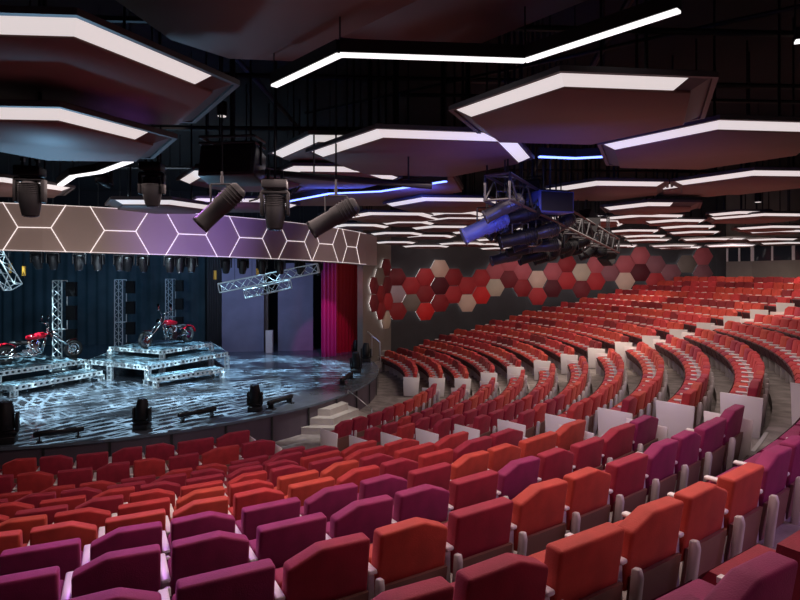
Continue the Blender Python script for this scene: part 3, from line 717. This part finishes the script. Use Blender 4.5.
# ------------------------------------------------------------------ motorcycles
def motorcycle(p, heading, label, s=1.0):
    o = empty('motorcycle', p, label, 'motorcycle', heading); o.scale = (s, s, s)
    Rx = Matrix.Rotation(R_(90), 4, 'X')
    def wheel(nm, x, R, tw):
        w_ = MB().torus(Matrix.Translation((x, 0, R)) @ Rx, R - tw, tw, 28, 8).build(nm, M_TYRE, o, smooth=True)
        m = MB().torus(Matrix.Translation((x, 0, R)) @ Rx, R - tw * 2, .022, 28, 6)
        m.cyl((x, -.06, R), (x, .06, R), .05, n=12)
        m.build('rim', M_CHROME, w_, smooth=True)
        k = MB()
        for i in range(14):
            t = 2 * math.pi * i / 14; k.cyl((x, .04 * (-1) ** i, R), (x + math.cos(t) * (R - tw * 2), 0, R + math.sin(t) * (R - tw * 2)), .006, n=4)
        k.build('spokes', M_CHROME, w_); MB().cyl((x, .07, R), (x, .078, R), .13, n=18).build('brake_disc', M_CHROME, w_)
    wheel('rear_wheel', -.78, .32, .105); wheel('front_wheel', 1.28, .31, .06)
    f = MB(); f.tube([(-.78, .12, .32), (-.35, .12, .34), (.25, .10, .26), (.42, .05, .80), (-.05, .05, .72), (-.5, .10, .55), (-.78, .12, .32)], .022, 6)
    f.tube([(-.78, -.12, .32), (-.35, -.12, .34), (.25, -.10, .26), (.42, -.05, .80), (-.05, -.05, .72), (-.5, -.10, .55), (-.78, -.12, .32)], .022, 6)
    f.build('frame', M_CHROME, o, smooth=True)
    for s_ in (-1, 1): MB().tube([(1.28, s_ * .09, .31), (.44, s_ * .09, 1.0)], .028, 8).build('fork_leg', M_CHROME, o, smooth=True)
    MB().box((.47, 0, .90), (.10, .26, .04)).box((.55, 0, .82), (.08, .24, .04)).build('fork_yoke', M_CHROME, o)
    h = MB(); h.tube([(.36, -.40, 1.30), (.30, -.30, 1.33), (.46, -.10, 1.22), (.47, -.06, .92)], .015, 6); h.tube([(.36, .40, 1.30), (.30, .30, 1.33), (.46, .10, 1.22), (.47, .06, .92)], .015, 6)
    h.tube([(.46, -.1, 1.22), (.46, .1, 1.22)], .015, 6); hb = h.build('handlebar', M_CHROME, o, smooth=True)
    for s_ in (-1, 1): MB().lathe([(0, -.01), (.06, -.01), (.065, .01), (0, .015)], 12, Matrix.Translation((.38, s_ * .30, 1.50)) @ Matrix.Rotation(R_(90), 4, 'Y')).cyl((.38, s_ * .30, 1.32), (.38, s_ * .30, 1.45), .007, n=5).build('mirror', M_CHROME, hb)
    MB().lathe([(0, -.12), (.06, -.10), (.10, 0), (.10, .03), (0, .035)], 14, Matrix.Translation((.66, 0, .93)) @ Matrix.Rotation(R_(90), 4, 'Y')).build('headlight', M_CHROME, o, smooth=True)
    t = MB().lathe([(0, -.33), (.08, -.30), (.11, -.15), (.135, .05), (.125, .22), (.08, .28), (0, .30)], 18, Matrix.Translation((.12, 0, .84)) @ Matrix.Rotation(R_(84), 4, 'Y') @ Matrix.Diagonal((.85, 1, 1, 1)))
    t.build('fuel_tank', M_BRED, o, smooth=True)
    sd_ = MB().lathe([(0, -.30), (.10, -.27), (.15, -.05), (.12, .20), (.07, .27), (0, .28)], 14, Matrix.Translation((-.38, 0, .66)) @ Matrix.Rotation(R_(95), 4, 'Y') @ Matrix.Diagonal((.5, 1.1, 1, 1))); sd_.build('saddle', M_SADDLE, o, smooth=True)
    def fender(nm, x, R, a0, a1, wd, m):
        k = 12; mb = MB(); vs = []
        for i in range(k + 1):
            a = R_(a0 + (a1 - a0) * i / k)
            for rr in (R, R + .015):
                for s_ in (-1, 1): vs.append((x + math.cos(a) * rr, s_ * wd, .32 + math.sin(a) * rr))
        fs = []
        for i in range(k):
            b = i * 4; c_ = b + 4; fs += [(b, b + 1, c_ + 1, c_), (b + 2, c_ + 2, c_ + 3, b + 3), (b, c_, c_ + 2, b + 2), (b + 1, b + 3, c_ + 3, c_ + 1)]
        fs += [(0, 2, 3, 1), (k * 4, k * 4 + 1, k * 4 + 3, k * 4 + 2)]
        mb.add(vs, fs); mb.build(nm, m, o)
    fender('rear_fender', -.78, .35, 40, 165, .12, M_BRED); fender('front_fender', 1.28, .33, 70, 150, .05, M_CHROME)
    e = MB()
    for s_, a in ((1, -.5), (-1, .5)): 
        b0 = Vector((.0, 0, .38)); d = Vector((math.sin(-a * s_ * s_), 0, math.cos(a))); e.cyl(b0, b0 + d * .34, .10, .095, 14)
        for j in range(6): q = b0 + d * (.12 + j * .035); e.cyl(q, q + d * .014, .125, n=14)
    e.cyl((.0, -.14, .34), (.0, .14, .34), .15, n=16); e.box((-.22, 0, .36), (.22, .24, .16)); e.build('engine', M_CHROME, o, smooth=False)
    MB().cyl((.02, -.22, .55), (.02, -.14, .55), .10, n=16).build('air_cleaner', M_CHROME, o)
    for j in range(2): MB().tube([(.12 - .2 * j, -.15, .55), (.20 - .15 * j, -.20, .30), (-.2, -.22, .22 - .0 * j), (-1.0, -.22, .24 + .10 * j)], .032, 8).build('exhaust_pipe', M_CHROME, o, smooth=True)
    for s_ in (-1, 1): MB().cyl((.25, s_ * .12, .22), (.25, s_ * .28, .22), .018, n=6).build('footpeg', M_STEEL, o)
    MB().tube([(-.1, .12, .28), (-.22, .30, .0)], .014, 6).build('side_stand', M_STEEL, o)
    return o
b1 = P(8, 361, -2.9); b2 = P(71, 358, -2.9)
c1 = (-11.95, 18.9)
motorcycle((-12.18, 18.75, -2.9), R_(50), 'red and chrome chopper motorcycle on the left platform, facing right', .98)
motorcycle((-8.45, 21.0, -2.62), R_(180 + 68), 'red and chrome chopper motorcycle on the highest platform, facing left', .98)

# ------------------------------------------------------------------ hexagonal wall panels
PC = {'maroon': (.16, .014, .022), 'dark red': (.26, .016, .022), 'red': (.42, .028, .035), 'bright red': (.62, .02, .02), 'rose': (.44, .10, .12), 'dusty': (.26, .10, .12), 'oxblood': (.09, .006, .014),
      'taupe': (.19, .16, .135), 'beige': (.62, .46, .37), 'lilac': (.40, .33, .37), 'cream': (.50, .44, .34)}
PN = {'dusty': 'dusty rose', 'lilac': 'lilac grey'}
HEX = [(395.5, 277, 'maroon'), (395.5, 294, 'lilac'), (396.5, 311, 'dark red'), (409.7, 285.8, 'red'), (410, 302.6, 'taupe'), (424, 277, 'red'), (424, 294, 'dark red'), (424, 311.4, 'bright red'),
       (438.5, 268.6, 'beige'), (438.8, 285.8, 'oxblood'), (438.8, 303, 'dark red'), (452.6, 277.2, 'dark red'), (452.4, 294.6, 'red'), (466.3, 285.6, 'red'), (466.3, 303, 'beige'),
       (480.3, 278, 'red'), (480.6, 295.2, 'bright red'), (494, 270.5, 'rose'), (494.2, 287.6, 'cream'), (508, 262.3, 'rose'), (508, 279.4, 'maroon'), (521.6, 271, 'rose'), (521.6, 288, 'dark red'),
       (537, 279.4, 'beige'), (537, 296.3, 'red'), (552, 271.5, 'rose'), (552, 288.6, 'oxblood'), (566.2, 263.6, 'dark red'), (566.2, 280.8, 'red'), (580.8, 272.2, 'cream'), (580.8, 289.2, 'maroon'),
       (595.2, 264.4, 'rose'), (595.2, 281.4, 'red'), (609.5, 272.6, 'dusty'), (624.4, 264.2, 'rose'), (624.4, 281.2, 'beige'), (639.6, 255.6, 'rose'), (639.6, 272.6, 'oxblood'), (655, 264.4, 'dusty'), (655, 281.6, 'red'),
       (670.4, 273, 'dusty'), (686, 264, 'taupe'), (702, 256.4, 'rose'), (702, 273.6, 'dusty')]
HEXR = [(384, 267.5, 'maroon'), (377.5, 276.5, 'taupe'), (385, 285, 'maroon'), (371.8, 285.6, 'maroon'), (378, 294, 'dark red'), (371.8, 303, 'maroon'), (378.8, 311, 'dark red'), (386, 301.5, 'red'), (384, 320, 'cream')]
def hit_wall(px, segs):
    dx = (px - 400) / F
    for a, b in segs:
        # (dx*Y, Y) on a + u (b-a)
        ex, ey = b[0] - a[0], b[1] - a[1]; den = ex - dx * ey
        if abs(den) < 1e-9: continue
        u = (dx * a[1] - a[0]) / den
        if -.02 <= u <= 1.02: return Vector((a[0] + ex * u, a[1] + ey * u)), Vector((ex, ey)).normalized()
    return None
def hexpoly(h): return [(math.cos(R_(60 * i)) * h, math.sin(R_(60 * i)) * h) for i in range(6)]
def wall_hex(px, py, colr, segs, pitch, label):
    r = hit_wall(px, segs)
    if not r: return
    p, d = r; rz = math.atan2(d.y, d.x); z_ = (HY - py) / F * p.y; nrm = Vector((d.y, -d.x))
    o = empty('acoustic_panel', (p.x + nrm.x * .10, p.y + nrm.y * .10, z_), label, 'wall panel', rz, 'hexagonal panels on the side wall')
    ap = 17.3 * p.y / F; h = ap / math.sqrt(3); eff = F / p.y * abs(d.x - p.x / p.y * d.y); wsc = (pitch / eff) / (1.5 * h)
    m = MB(); pl = hexpoly(h * .985); vs = [(x * wsc, -.05, z__) for x, z__ in pl] + [(x * wsc, .02, z__) for x, z__ in pl]
    m.add(vs, [tuple(range(6)), tuple(range(11, 5, -1))] + [(i, 6 + i, 6 + (i + 1) % 6, (i + 1) % 6) for i in range(6)])
    me = bevelled(m, 'panel_face', mat('wall panel ' + colr, PC[colr], .7, noise=.06, nscale=2), .012, 1)
    link('face', me, o)
    m = MB(); pl = hexpoly(h * (.95 if len(segs) > 1 else .86)); vs = [(x * wsc, .022, z__) for x, z__ in pl] + [(x * wsc, .05, z__) for x, z__ in pl]
    m.add(vs, [tuple(range(6)), tuple(range(11, 5, -1))] + [(i, 6 + i, 6 + (i + 1) % 6, (i + 1) % 6) for i in range(6)])
    m.build('backlight', M_HALO, o)
segs = list(zip(WALL[1:], WALL[2:])); cols = sorted({round(h[0] / 3) for h in HEX})
def colidx(px): 
    xs = []; 
    for h in sorted(HEX): 
        if not xs or h[0] - xs[-1] > 5: xs.append(h[0])
    return 1 + sum(1 for x in xs if x < px - 5)
for hx in HEX:
    same = sorted([g for g in HEX if abs(g[0] - hx[0]) < 5], key=lambda g: g[1]); i = same.index(hx)
    pos = {1: ['only one'], 2: ['upper one', 'lower one'], 3: ['top one', 'middle one', 'bottom one']}[len(same)][i]
    wall_hex(*hx, segs, 14.28 if hx[0] < 600 else 15.3, f"{PN.get(hx[2], hx[2])} hexagonal wall panel, {ordn(colidx(hx[0]))} column from the stage, {pos}")
names = ['topmost', 'taupe one left of the topmost', 'second on the right', 'upper left', 'centre', 'lower left', 'low centre', 'lower right', 'lowest']
for hx, nm in zip(HEXR, names):
    wall_hex(*hx, [WALL[:2]], 6.9, f"{PN.get(hx[2], hx[2])} hexagonal panel on the narrow return wall, {nm}")
# ------------------------------------------------------------------ ceiling panels
HREG = []
def ceiling_hex(a, ang, side, z_, label, lit=(1, 1, 1), rods=True, deep=.0, parts=True):
    """a = world xy of the near-left vertex; near edge runs along ang"""
    ex = Vector((math.cos(ang), math.sin(ang))); ey = Vector((-ex.y, ex.x)); h = side * math.sqrt(3) / 2
    c_ = Vector(a) + ex * side / 2 + ey * h
    for _ in range(6):
        if any((c_ - q[0]).length < (side + q[1]) * .80 and abs(z_ - q[2]) < .03 for q in HREG): z_ += .04
        else: break
    HREG.append((c_.copy(), side, z_))
    o = empty('suspended_panel', (c_.x, c_.y, z_), label, 'ceiling panel', ang, 'hexagonal suspended ceiling panels')
    H = lambda r: [(r * math.cos(R_(60 * i)), r * math.sin(R_(60 * i))) for i in range(6)]
    out, o2, o3, inn = H(side), H(side - .03), H(side - .05), H(side - .235)
    m = MB()
    for i in range(6):    # rim: thin lip
        j = (i + 1) % 6; A_, B_, C_, D_ = out[i], out[j], o3[j], o3[i]
        m.prism([A_, B_, C_, D_], 0, .045)
    m.build('rim', M_RIM, o)
    m = MB(); m.prism(H(side - .03), .044, .06); m.build('top_board', M_RIM, o)
    link('soffit', bevelled(MB().prism(inn, -.075, -.03), 'soffit', M_SOFFIT, .006, 1), o)
    mu = MB()
    for i in range(6):
        j = (i + 1) % 6
        # near edge = between vertices 4 and 5, near-left = 3-4, near-right = 5-0
        k = {3: 0, 4: 1, 5: 2}.get(i); on = k is not None and lit[k]
        A_, B_, C_, D_ = Vector(o3[i]), Vector(o3[j]), Vector(inn[j]), Vector(inn[i])
        if on:
            u0, u1 = on if isinstance(on, tuple) else (0.0, 1.0)
            pts = [A_.lerp(B_, u0), A_.lerp(B_, u1), D_.lerp(C_, u1), D_.lerp(C_, u0)]
            q = MB(); zz_ = (.025, .025, -.055, -.055)
            q.add([(p.x, p.y, zz_[x]) for x, p in enumerate(pts)] + [(p.x, p.y, .042) for p in pts], [(3, 2, 1, 0), (4, 5, 6, 7), (0, 1, 5, 4), (1, 2, 6, 5), (2, 3, 7, 6), (3, 0, 4, 7)])
            q.build('cove_light', M_LED, o)
            if u0 > 0 or u1 < 1:
                for v0, v1 in ((0, u0), (u1, 1)):
                    if v1 - v0 > .01: pts = [A_.lerp(B_, v0), A_.lerp(B_, v1), D_.lerp(C_, v1), D_.lerp(C_, v0)]; mu.add([(p.x, p.y, (.02, .02, -.05, -.05)[x]) for x, p in enumerate(pts)], [(3, 2, 1, 0)])
        else: mu.add([(p.x, p.y, (.02, .02, -.05, -.05)[x]) for x, p in enumerate((A_, B_, C_, D_))], [(3, 2, 1, 0)])
    if mu.f: mu.build('border', M_RIM, o)
    if rods:
        for t in (50, 170, 290): 
            x, y = math.cos(R_(t)) * side * .6, math.sin(R_(t)) * side * .6; MB().cyl((x, y, .06), (x, y, 4.28 - z_), .016, n=5).build('suspension_rod', M_STEEL, o)
    return o
def ch(px, py, which, label, ang=8, side=1.42, z_=1.65, lit=(1, 1, 1)):
    p = Vector(P(px, py, z_)); an = R_(ang); ex = Vector((math.cos(an), math.sin(an)))
    if which == 'b': p = p - ex * side
    return ceiling_hex(p, an, side, z_, label, lit)
OFF = (.0, .86)
ch(77, 15, 'b', 'large ceiling panel at the top left, the nearest one with a wide lit edge', ang=4, lit=(1, 1, (0, .84)), side=1.5)
ch(60, 107, 'b', 'ceiling panel at the left edge just below the nearest large one', ang=4, lit=(1, 1, (0, .78)), side=1.2, z_=1.35)
ch(4, 177, 'b', 'ceiling panel cut by the left picture edge behind a hanging moving head', lit=(1, 1, 1), z_=1.6, side=1.3)
ch(110, 199.5, 'a', 'small low ceiling panel in front of the header, left', ang=2, side=1.02, z_=1.25, lit=(0, 1, 1))
ch(192, 170, 'a', 'pale blue ceiling panel just behind the boxy loudspeaker', ang=3, side=1.2, lit=(1, 1, 0))
ch(292, 168, 'a', 'ceiling panel behind and below the wide one left of centre', ang=4, side=1.2)
ch(196, 198, 'a', 'ceiling panel just above the header, behind the tilted spotlight', ang=3, side=1.4)
ch(560, 71, 'a', 'large ceiling panel right of centre, its near corner pointing down', ang=6, side=1.38, lit=(1, (0, .86), 0))
ch(720, 119, 'a', 'large reddish ceiling panel at the right picture edge', ang=6, side=1.5)
ch(375, 128, 'a', 'wide ceiling panel near the picture centre with a lit right corner', ang=8, side=1.62)
ch(308, 134, 'a', 'ceiling panel tucked behind the left corner of the wide central one', ang=4, side=1.5, z_=1.86)
ch(596, 180.5, 'a', 'ceiling panel with a blue-lit rim right of the black truss', ang=5, side=1.35, lit=(1, 1, 0))
ch(716, 180, 'a', 'ceiling panel directly below the large reddish one', ang=5, side=1.2, lit=(1, 1, 0))
ch(838, 171, 'b', 'pale ceiling panel cut by the right picture edge', ang=4, side=1.4)
ch(648, 202, 'a', 'small ceiling panel half hidden below the blue-rimmed one', ang=4, side=1.15, lit=(1, (0, .5), 0), z_=1.46)
ch(422, 197, 'a', 'ceiling panel left of the blue spotlight with three lit edges', ang=6, side=1.5)
ch(368, 212, 'a', 'ceiling panel above the right end of the header', ang=6, side=1.5)
ch(446, 216, 'a', 'ceiling panel between the header end and the blue spotlight', ang=6, side=1.2)
ch(765, 213, 'a', 'ceiling panel at the right edge above the control booth', ang=6, side=1.5)
ch(585, 218.5, 'a', 'ceiling panel behind the tilted box loudspeaker', ang=6, side=1.2)
ch(640, 215.5, 'a', 'ceiling panel in the middle distance right of the box loudspeaker', ang=6, side=1.35)
cnt_row = 0
for r, Y in enumerate((15.2, 16.7, 18.2, 19.8, 21.4, 23.0, 24.6, 26.0)):
    idx = 0; rr = random.Random(r * 5 + 1)
    x = -1.6 - r * .1 + (1.4 if r % 2 else 0)
    while x < Y * .78:
        jx, jy, jz = rr.uniform(-.25, .25), rr.uniform(-.3, .3), rr.uniform(-.05, .12)
        if x + jx > -2.0 and Y + jy + 2.0 < 28.3 and inside(x + jx + .6, Y + jy + 2.3) and math.hypot(x + jx + 1.6 - C.x, Y + jy + 2.2 - C.y) < 27.6 and not (r == 0 and 3.0 < x < 7.6):
            idx += 1
            ceiling_hex((x + jx, Y + jy), R_(5 + rr.uniform(-4, 4)), 1.05 + rr.uniform(-.12, .18), 1.66 - (Y - 14) * .036 + jz, f'distant ceiling panel with lit near edges, {ordn(idx)} from the left in the {ordn(r + 1)} far row', (1, 1, 1), rods=(r < 3))
        x += 2.75
# two broad dark panels overhead
def dark_panel(pts, z_, label, pts2=()):
    poly = [P(*p, z_) for p in pts] + list(pts2); c_ = sum((Vector(p) for p in poly), Vector((0, 0))) / len(poly)
    o = empty('suspended_panel', (c_.x, c_.y, z_), label, 'ceiling panel'); pl = [(x - c_.x, y - c_.y) for x, y in poly]
    area2 = sum(a[0] * b[1] - a[1] * b[0] for a, b in zip(pl, pl[1:] + pl[:1]))
    if area2 < 0: pl = pl[::-1]
    link('soffit', bevelled(MB().prism(pl, 0, .05), 'soffit', M_SOFFIT, .01, 1), o)
    MB().prism([(x * 1.015, y * 1.015) for x, y in pl], .055, .14).build('rim', M_RIM, o)
    for q in pl[:3]: MB().cyl((q[0] * .8, q[1] * .8, .14), (q[0] * .8, q[1] * .8, 4.28 - z_), .02, n=6).build('suspension_rod', M_STEEL, o)
dark_panel([(170, 40), (229, 59), (303, 62), (341, 38), (420, 0)], 2.30, 'broad unlit ceiling panel overhead at the top centre left', [(.2, 3.6), (-.4, 2.4), (-2.2, 2.6), (-2.6, 3.6)])
dark_panel([(342, 38), (471, 48), (589, 0), (600, -60)], 2.46, 'broad brownish unlit ceiling panel overhead at the top centre', [(.2, 2.3), (-.6, 3.6)])
# ------------------------------------------------------------------ zigzag linear lights
def zigzag(pts, zs, label, m=M_LEDS, wd=.05, cat='linear light', lab2=None):
    W = [Vector((*P(px, py, z_), z_)) for (px, py), z_ in zip(pts, zs)]
    c_ = W[len(W) // 2]; o = empty('linear_ceiling_light', c_, label, cat)
    for a, b in zip(W, W[1:]):
        d = (b - a); n_ = Vector((-d.y, d.x, 0)).normalized() * wd; 
        q = MB(); q.add([a - n_, b - n_, b + n_, a + n_, a - n_ + Vector((0, 0, .02)), b - n_ + Vector((0, 0, .02)), b + n_ + Vector((0, 0, .02)), a + n_ + Vector((0, 0, .02))],
              [(3, 2, 1, 0), (4, 5, 6, 7), (0, 1, 5, 4), (1, 2, 6, 5), (2, 3, 7, 6), (3, 0, 4, 7)]); loc(q, o).build('diffuser', m, o)
        q = MB(); n2 = n_ * 1.25; zz_ = Vector((0, 0, .022)); z2 = Vector((0, 0, .14))
        q.add([a - n2 + zz_, b - n2 + zz_, b + n2 + zz_, a + n2 + zz_, a - n2 + z2, b - n2 + z2, b + n2 + z2, a + n2 + z2], [(3, 2, 1, 0), (4, 5, 6, 7), (0, 1, 5, 4), (1, 2, 6, 5), (2, 3, 7, 6), (3, 0, 4, 7)]); loc(q, o).build('housing', M_BLACK, o)
    for p in W: loc(MB().cyl(p + Vector((0, 0, .14)), (p.x, p.y, 4.28), .008, n=5), o).build('suspension_wire', M_STEEL, o)
zigzag([(274, 87), (340, 56), (525, 62), (679, 12)], [1.95] * 4, 'long white zigzag light line across the upper middle', wd=.035)
zigzag([(60, 186), (73, 177), (100, 173), (130, 162)], [1.6] * 4, 'short white zigzag light line above the header at the left', wd=.05)
zigzag([(288, 202), (330, 194), (380, 192), (446, 182)], [1.55, 1.55, 1.55, 1.55], 'blue glowing light line above the header', M_LEDB, .03)
zigzag([(539, 157.5), (575, 159), (604, 157.5)], [1.7] * 3, 'blue glowing light line between two large ceiling panels', M_LEDB, .03)
zigzag([(795, 43), (830, 38)], [2.3] * 2, 'short white light line at the upper right picture edge', wd=.04)
# ------------------------------------------------------------------ dark steelwork above
rr = random.Random(3)
BEAMS = [((-10, 9, 3.3), (16, 10.5, 3.3), .05), ((-10, 13, 3.4), (18, 14, 3.4), .06), ((2.2, 3, 3.2), (5, 24, 3.2), .05), ((-3, 4, 3.6), (-2, 24, 3.6), .05), ((8, 5, 3.3), (11, 26, 3.3), .06),
         ((-8, 6.2, 2.9), (12, 7.2, 2.9), .04), ((0, 8.2, 2.6), (10, 8.8, 2.6), .03), ((-9, 17, 3.2), (16, 18, 3.2), .05), ((5, 6, 3.0), (-2, 12, 3.4), .03), ((6.0, 8.0, 2.1), (14, 9.0, 2.2), .02)]
for i, (a, b, r) in enumerate(BEAMS):
    MB().cyl(a, b, r, n=8).build('ceiling_pipe', M_STEEL, label=f'dark pipe running through the black ceiling void, {ORD[i + 1]} from the near left', category='pipe')
for i, (px, y0, y1, Y) in enumerate(((395, 85, 132, 8.5), (443, 95, 130, 8.6), (468, 88, 132, 8), (232, 88, 138, 9.2), (370, 95, 128, 8.8), (467, 92, 125, 9))):
    a = at(px, y1, Y); MB().cyl(a, (a.x, a.y, 4.28), .035 if i != 5 else .02, n=8).build('hanging_pole', M_STEEL, label=f'grey vertical pole hanging from the ceiling void, {["second from the left", "fourth from the left", "thickest on the right", "beside the glowing downlight", "above the left of the central panel", "thin one next to the thickest"][i]}', category='pole')
# downlight near the top left
def downlight(px, py, Y, label):
    v = at(px, py, Y); o = empty('downlight', v, label, 'downlight')
    MB().cyl((0, 0, 0), (0, 0, .22), .075, n=14).build('can', M_BLACKG, o); MB().cyl((0, 0, -.008), (0, 0, 0), .065, n=14).build('lens', M_LED, o); MB().cyl((0, 0, .22), (0, 0, 4.28 - v.z), .01, n=5).build('rod', M_STEEL, o)
downlight(222, 116, 9, 'small glowing round downlight near the boxy loudspeaker'); downlight(758, 202, 14, 'small glowing downlight below the pale right-hand panel')
# ------------------------------------------------------------------ hanging fixtures
PIPE = [Vector((*P(150, 160, 1.62), 1.62)), Vector((*P(262, 170, 1.42), 1.42)), Vector((*P(420, 184, 1.2), 1.2))]
pa, pb = at(196, 167, 7.6), at(432, 186, 7.6)
o = empty('lighting_pipe', (pa + pb) / 2, 'long black lighting pipe carrying the hanging spotlights', 'pipe'); loc(MB().cyl(pa, pb, .045, n=10), o).build('tube', M_BLACK, o)
for u in (.1, .5, .9): p = pa.lerp(pb, u); loc(MB().cyl(p, (p.x, p.y, 4.28), .012, n=5), o).build('hanging_rod', M_STEEL, o)
#'long black lighting pipe carrying the hanging spotlights', category='pipe')
moving_head(at(275, 180, 7.3), 'large black moving head hanging in front of the header, centre left', hang=True, s=.86, tilt=0, pan=.1, rod=.25)
moving_head(at(30, 167, 7.2), 'large black moving head hanging at the far left', hang=True, s=.84, tilt=.08, pan=.2, rod=.4)
moving_head(at(152, 163, 7.6), 'black moving head with open yoke hanging above the header, left', hang=True, s=.78, tilt=.1, pan=.1, rod=.5)
moving_head(at(104, 164, 9.5), 'small black moving head hanging behind the low ceiling panel', hang=True, s=.62, tilt=1.3, rod=.5)
profile_light(at(222, 205, 6.6), 'black spotlight tilted down to the left, below the boxy loudspeaker', (-.62, -.1, -.62), 1.0, rod=.55)
profile_light(at(336, 216, 7.2), 'black spotlight tilted down to the left, right of the large moving head', (-.72, .0, -.42), 1.05, rod=.42)
profile_light(at(487, 226, 8.2), 'spotlight catching blue light, left of the black truss', (-.85, 0, -.38), 1.1, mat('blue-lit housing', (.08, .11, .32), .4), rod=.5)  # dark housing with blue light put into its colour
# boxy loudspeaker in a frame
v = at(233, 166, 7.4); o = empty('loudspeaker', v, 'large boxy black loudspeaker hanging in a metal frame above the header', 'loudspeaker', R_(-6)); 
link('cabinet', bevelled(MB().box((0, 0, 0), (.74, .42, .42), M=Matrix.Rotation(R_(-12), 4, 'X')), 'cabinet', M_BLACKH, .02, 2), o)
MB().tube([(-.36, -.2, .34), (.36, -.2, .34), (.36, .2, .34), (-.36, .2, .34), (-.36, -.2, .34)], .018, 6).tube([(-.36, -.2, .26), (.36, -.2, .26), (.36, .2, .26), (-.36, .2, .26), (-.36, -.2, .26)], .018, 6).tube([(-.38, 0, .3), (-.38, 0, 0)], .015, 6).tube([(.38, 0, .3), (.38, 0, 0)], .015, 6).build('flying_frame', M_STEEL, o)
MB().cyl((0, 0, .3), (0, 0, 4.28 - v.z), .03, n=8).build('pole', M_STEEL, o)
MB().box((0, -.225, -.02), (.66, .02, .32), M=Matrix.Rotation(R_(-12), 4, 'X')).build('grille', M_BLACK, o)
MB().tube([(.34, .1, -.15), (.38, .1, -.3), (.30, .1, -.42), (.18, .1, -.45)], .012, 6).build('cable', M_BLACK, o)
def box_speaker(px, py, Y, rz, label, dims=(.30, .28, .42), m=M_BLACKG, tilt=0):
    v = at(px, py, Y); o = empty('loudspeaker', v, label, 'loudspeaker', rz); T = Matrix.Rotation(tilt, 4, 'Y')
    link('cabinet', bevelled(MB().box((0, 0, 0), dims, M=T), 'cabinet', m, .015, 2), o)
    MB().box((0, -dims[1] / 2 - .008, 0), (dims[0] * .88, .012, dims[2] * .88), M=T).build('grille', M_BLACK, o)
    MB().tube([(-dims[0] * .55, 0, 0), (-dims[0] * .55, 0, dims[2] * .62), (dims[0] * .55, 0, dims[2] * .62), (dims[0] * .55, 0, 0)], .012, 6).build('bracket', M_STEEL, o)
    MB().cyl((0, 0, dims[2] * .62), (0, 0, 4.28 - v.z), .015, n=6).build('pole', M_STEEL, o)
box_speaker(550, 203, 8.6, R_(20), 'box loudspeaker catching blue light at the top of the truss', (.62, .35, .32), mat('blue-lit housing', (.08, .11, .32), .4))  # cabinet colour has the blue light painted in
box_speaker(533, 196, 9.2, R_(-30), 'upright black loudspeaker left of the blue-lit one', (.3, .3, .5))
box_speaker(586, 222, 12.0, R_(35), 'tilted diamond-shaped black loudspeaker hanging right of the truss', (.40, .35, .40), tilt=R_(30))
box_speaker(607, 240, 15.0, R_(35), 'small black loudspeaker hanging beyond the diamond-shaped one', (.34, .3, .40), tilt=R_(20))
box_speaker(607, 257, 17.5, R_(35), 'smallest black loudspeaker, hanging lowest in front of the hexagon wall', (.38, .35, .42), tilt=R_(35))
# black lighting truss receding to the right
ta, tb = at(497, 187, 7.4), at(612, 246, 14.5)
o = empty('lighting_truss', (ta + tb) / 2, 'black box truss crowded with spotlights receding right of centre', 'truss'); truss_parts(ta, tb, .34, o, mat('truss steel', (.07, .07, .075), .35, .7), .022)
for u in (.05, .35, .65, .95): p = ta.lerp(tb, u); loc(MB().cyl(p, (p.x, p.y, 4.28), .015, n=5), o).build('hanging_cable', M_STEEL, o)
rr = random.Random(21)
SP = [(505, 207, 7.8, (-.6, .1, -.3)), (522, 215, 8.4, (-.8, 0, -.2)), (520, 238, 8.4, (-.95, 0, -.22)), (543, 232, 9.0, (-.95, 0, -.25)), (561, 225, 9.8, (-.7, 0, -.5)), (507, 257, 10.5, (-.95, 0, -.25)), (534, 256, 11.0, (-.95, 0, -.3)),
      (560, 250, 11.5, (-.8, 0, -.4)), (578, 244, 12.0, (-.8, .1, -.4)), (545, 246, 10, (-.9, 0, -.1)), (596, 247, 13.5, (-.7, 0, -.6)), (500, 222, 8.8, (-.5, 0, -.6))]
wordsn = ['nearest the upper left', 'second along the top', 'pointing far left below the truss', 'just behind the far-left pointing one', 'below the blue-lit loudspeaker', 'lowest on the left', 'lowest in the middle', 'right of the lowest pair', 'below the diamond-shaped loudspeaker', 'in the thick of the cluster', 'at the far right end of the truss', 'hanging straight behind the blue spotlight']
for (px, py, Y, d), nm in zip(SP, wordsn): profile_light(at(px, py, Y), f'black spotlight on the crowded truss, {nm}', d, .9, m=M_BLACKH if px % 2 else None)
EX = [(514, 224, 8.6, (-.7, .2, -.5)), (528, 243, 9.4, (-.9, .1, -.3)), (537, 218, 9.4, (-.5, .2, -.8)), (550, 240, 10.2, (-.9, 0, -.35)), (568, 234, 11, (-.6, 0, -.7)), (521, 250, 10, (-.95, 0, -.2)), (585, 240, 12.8, (-.5, 0, -.8)), (572, 252, 12.4, (-.9, 0, -.3)), (546, 258, 12, (-.95, 0, -.3)), (510, 236, 9.6, (-.9, 0, -.1)), (590, 254, 14, (-.8, 0, -.3))]
for i, (px, py, Y, d) in enumerate(EX): profile_light(at(px, py, Y), f'small black spotlight packed among the truss fixtures, {ordn(i + 1)} in order of depth', d, .75)
for i, (px, py, Y) in enumerate(((515, 190, 8.6), (532, 214, 9.2), (556, 228, 10.4), (571, 232, 11.6), (600, 240, 13.5))): moving_head(at(px, py, Y), f'black moving head on the crowded truss, {ORD[i + 1]} from the near end', hang=True, s=.7, tilt=.5 * i - .6, rod=.3)
dark_panel([(284, 206), (300, 188), (380, 183), (452, 176), (462, 192), (384, 206)], 1.72, 'dark panel glowing deep blue above the blue light line', [])
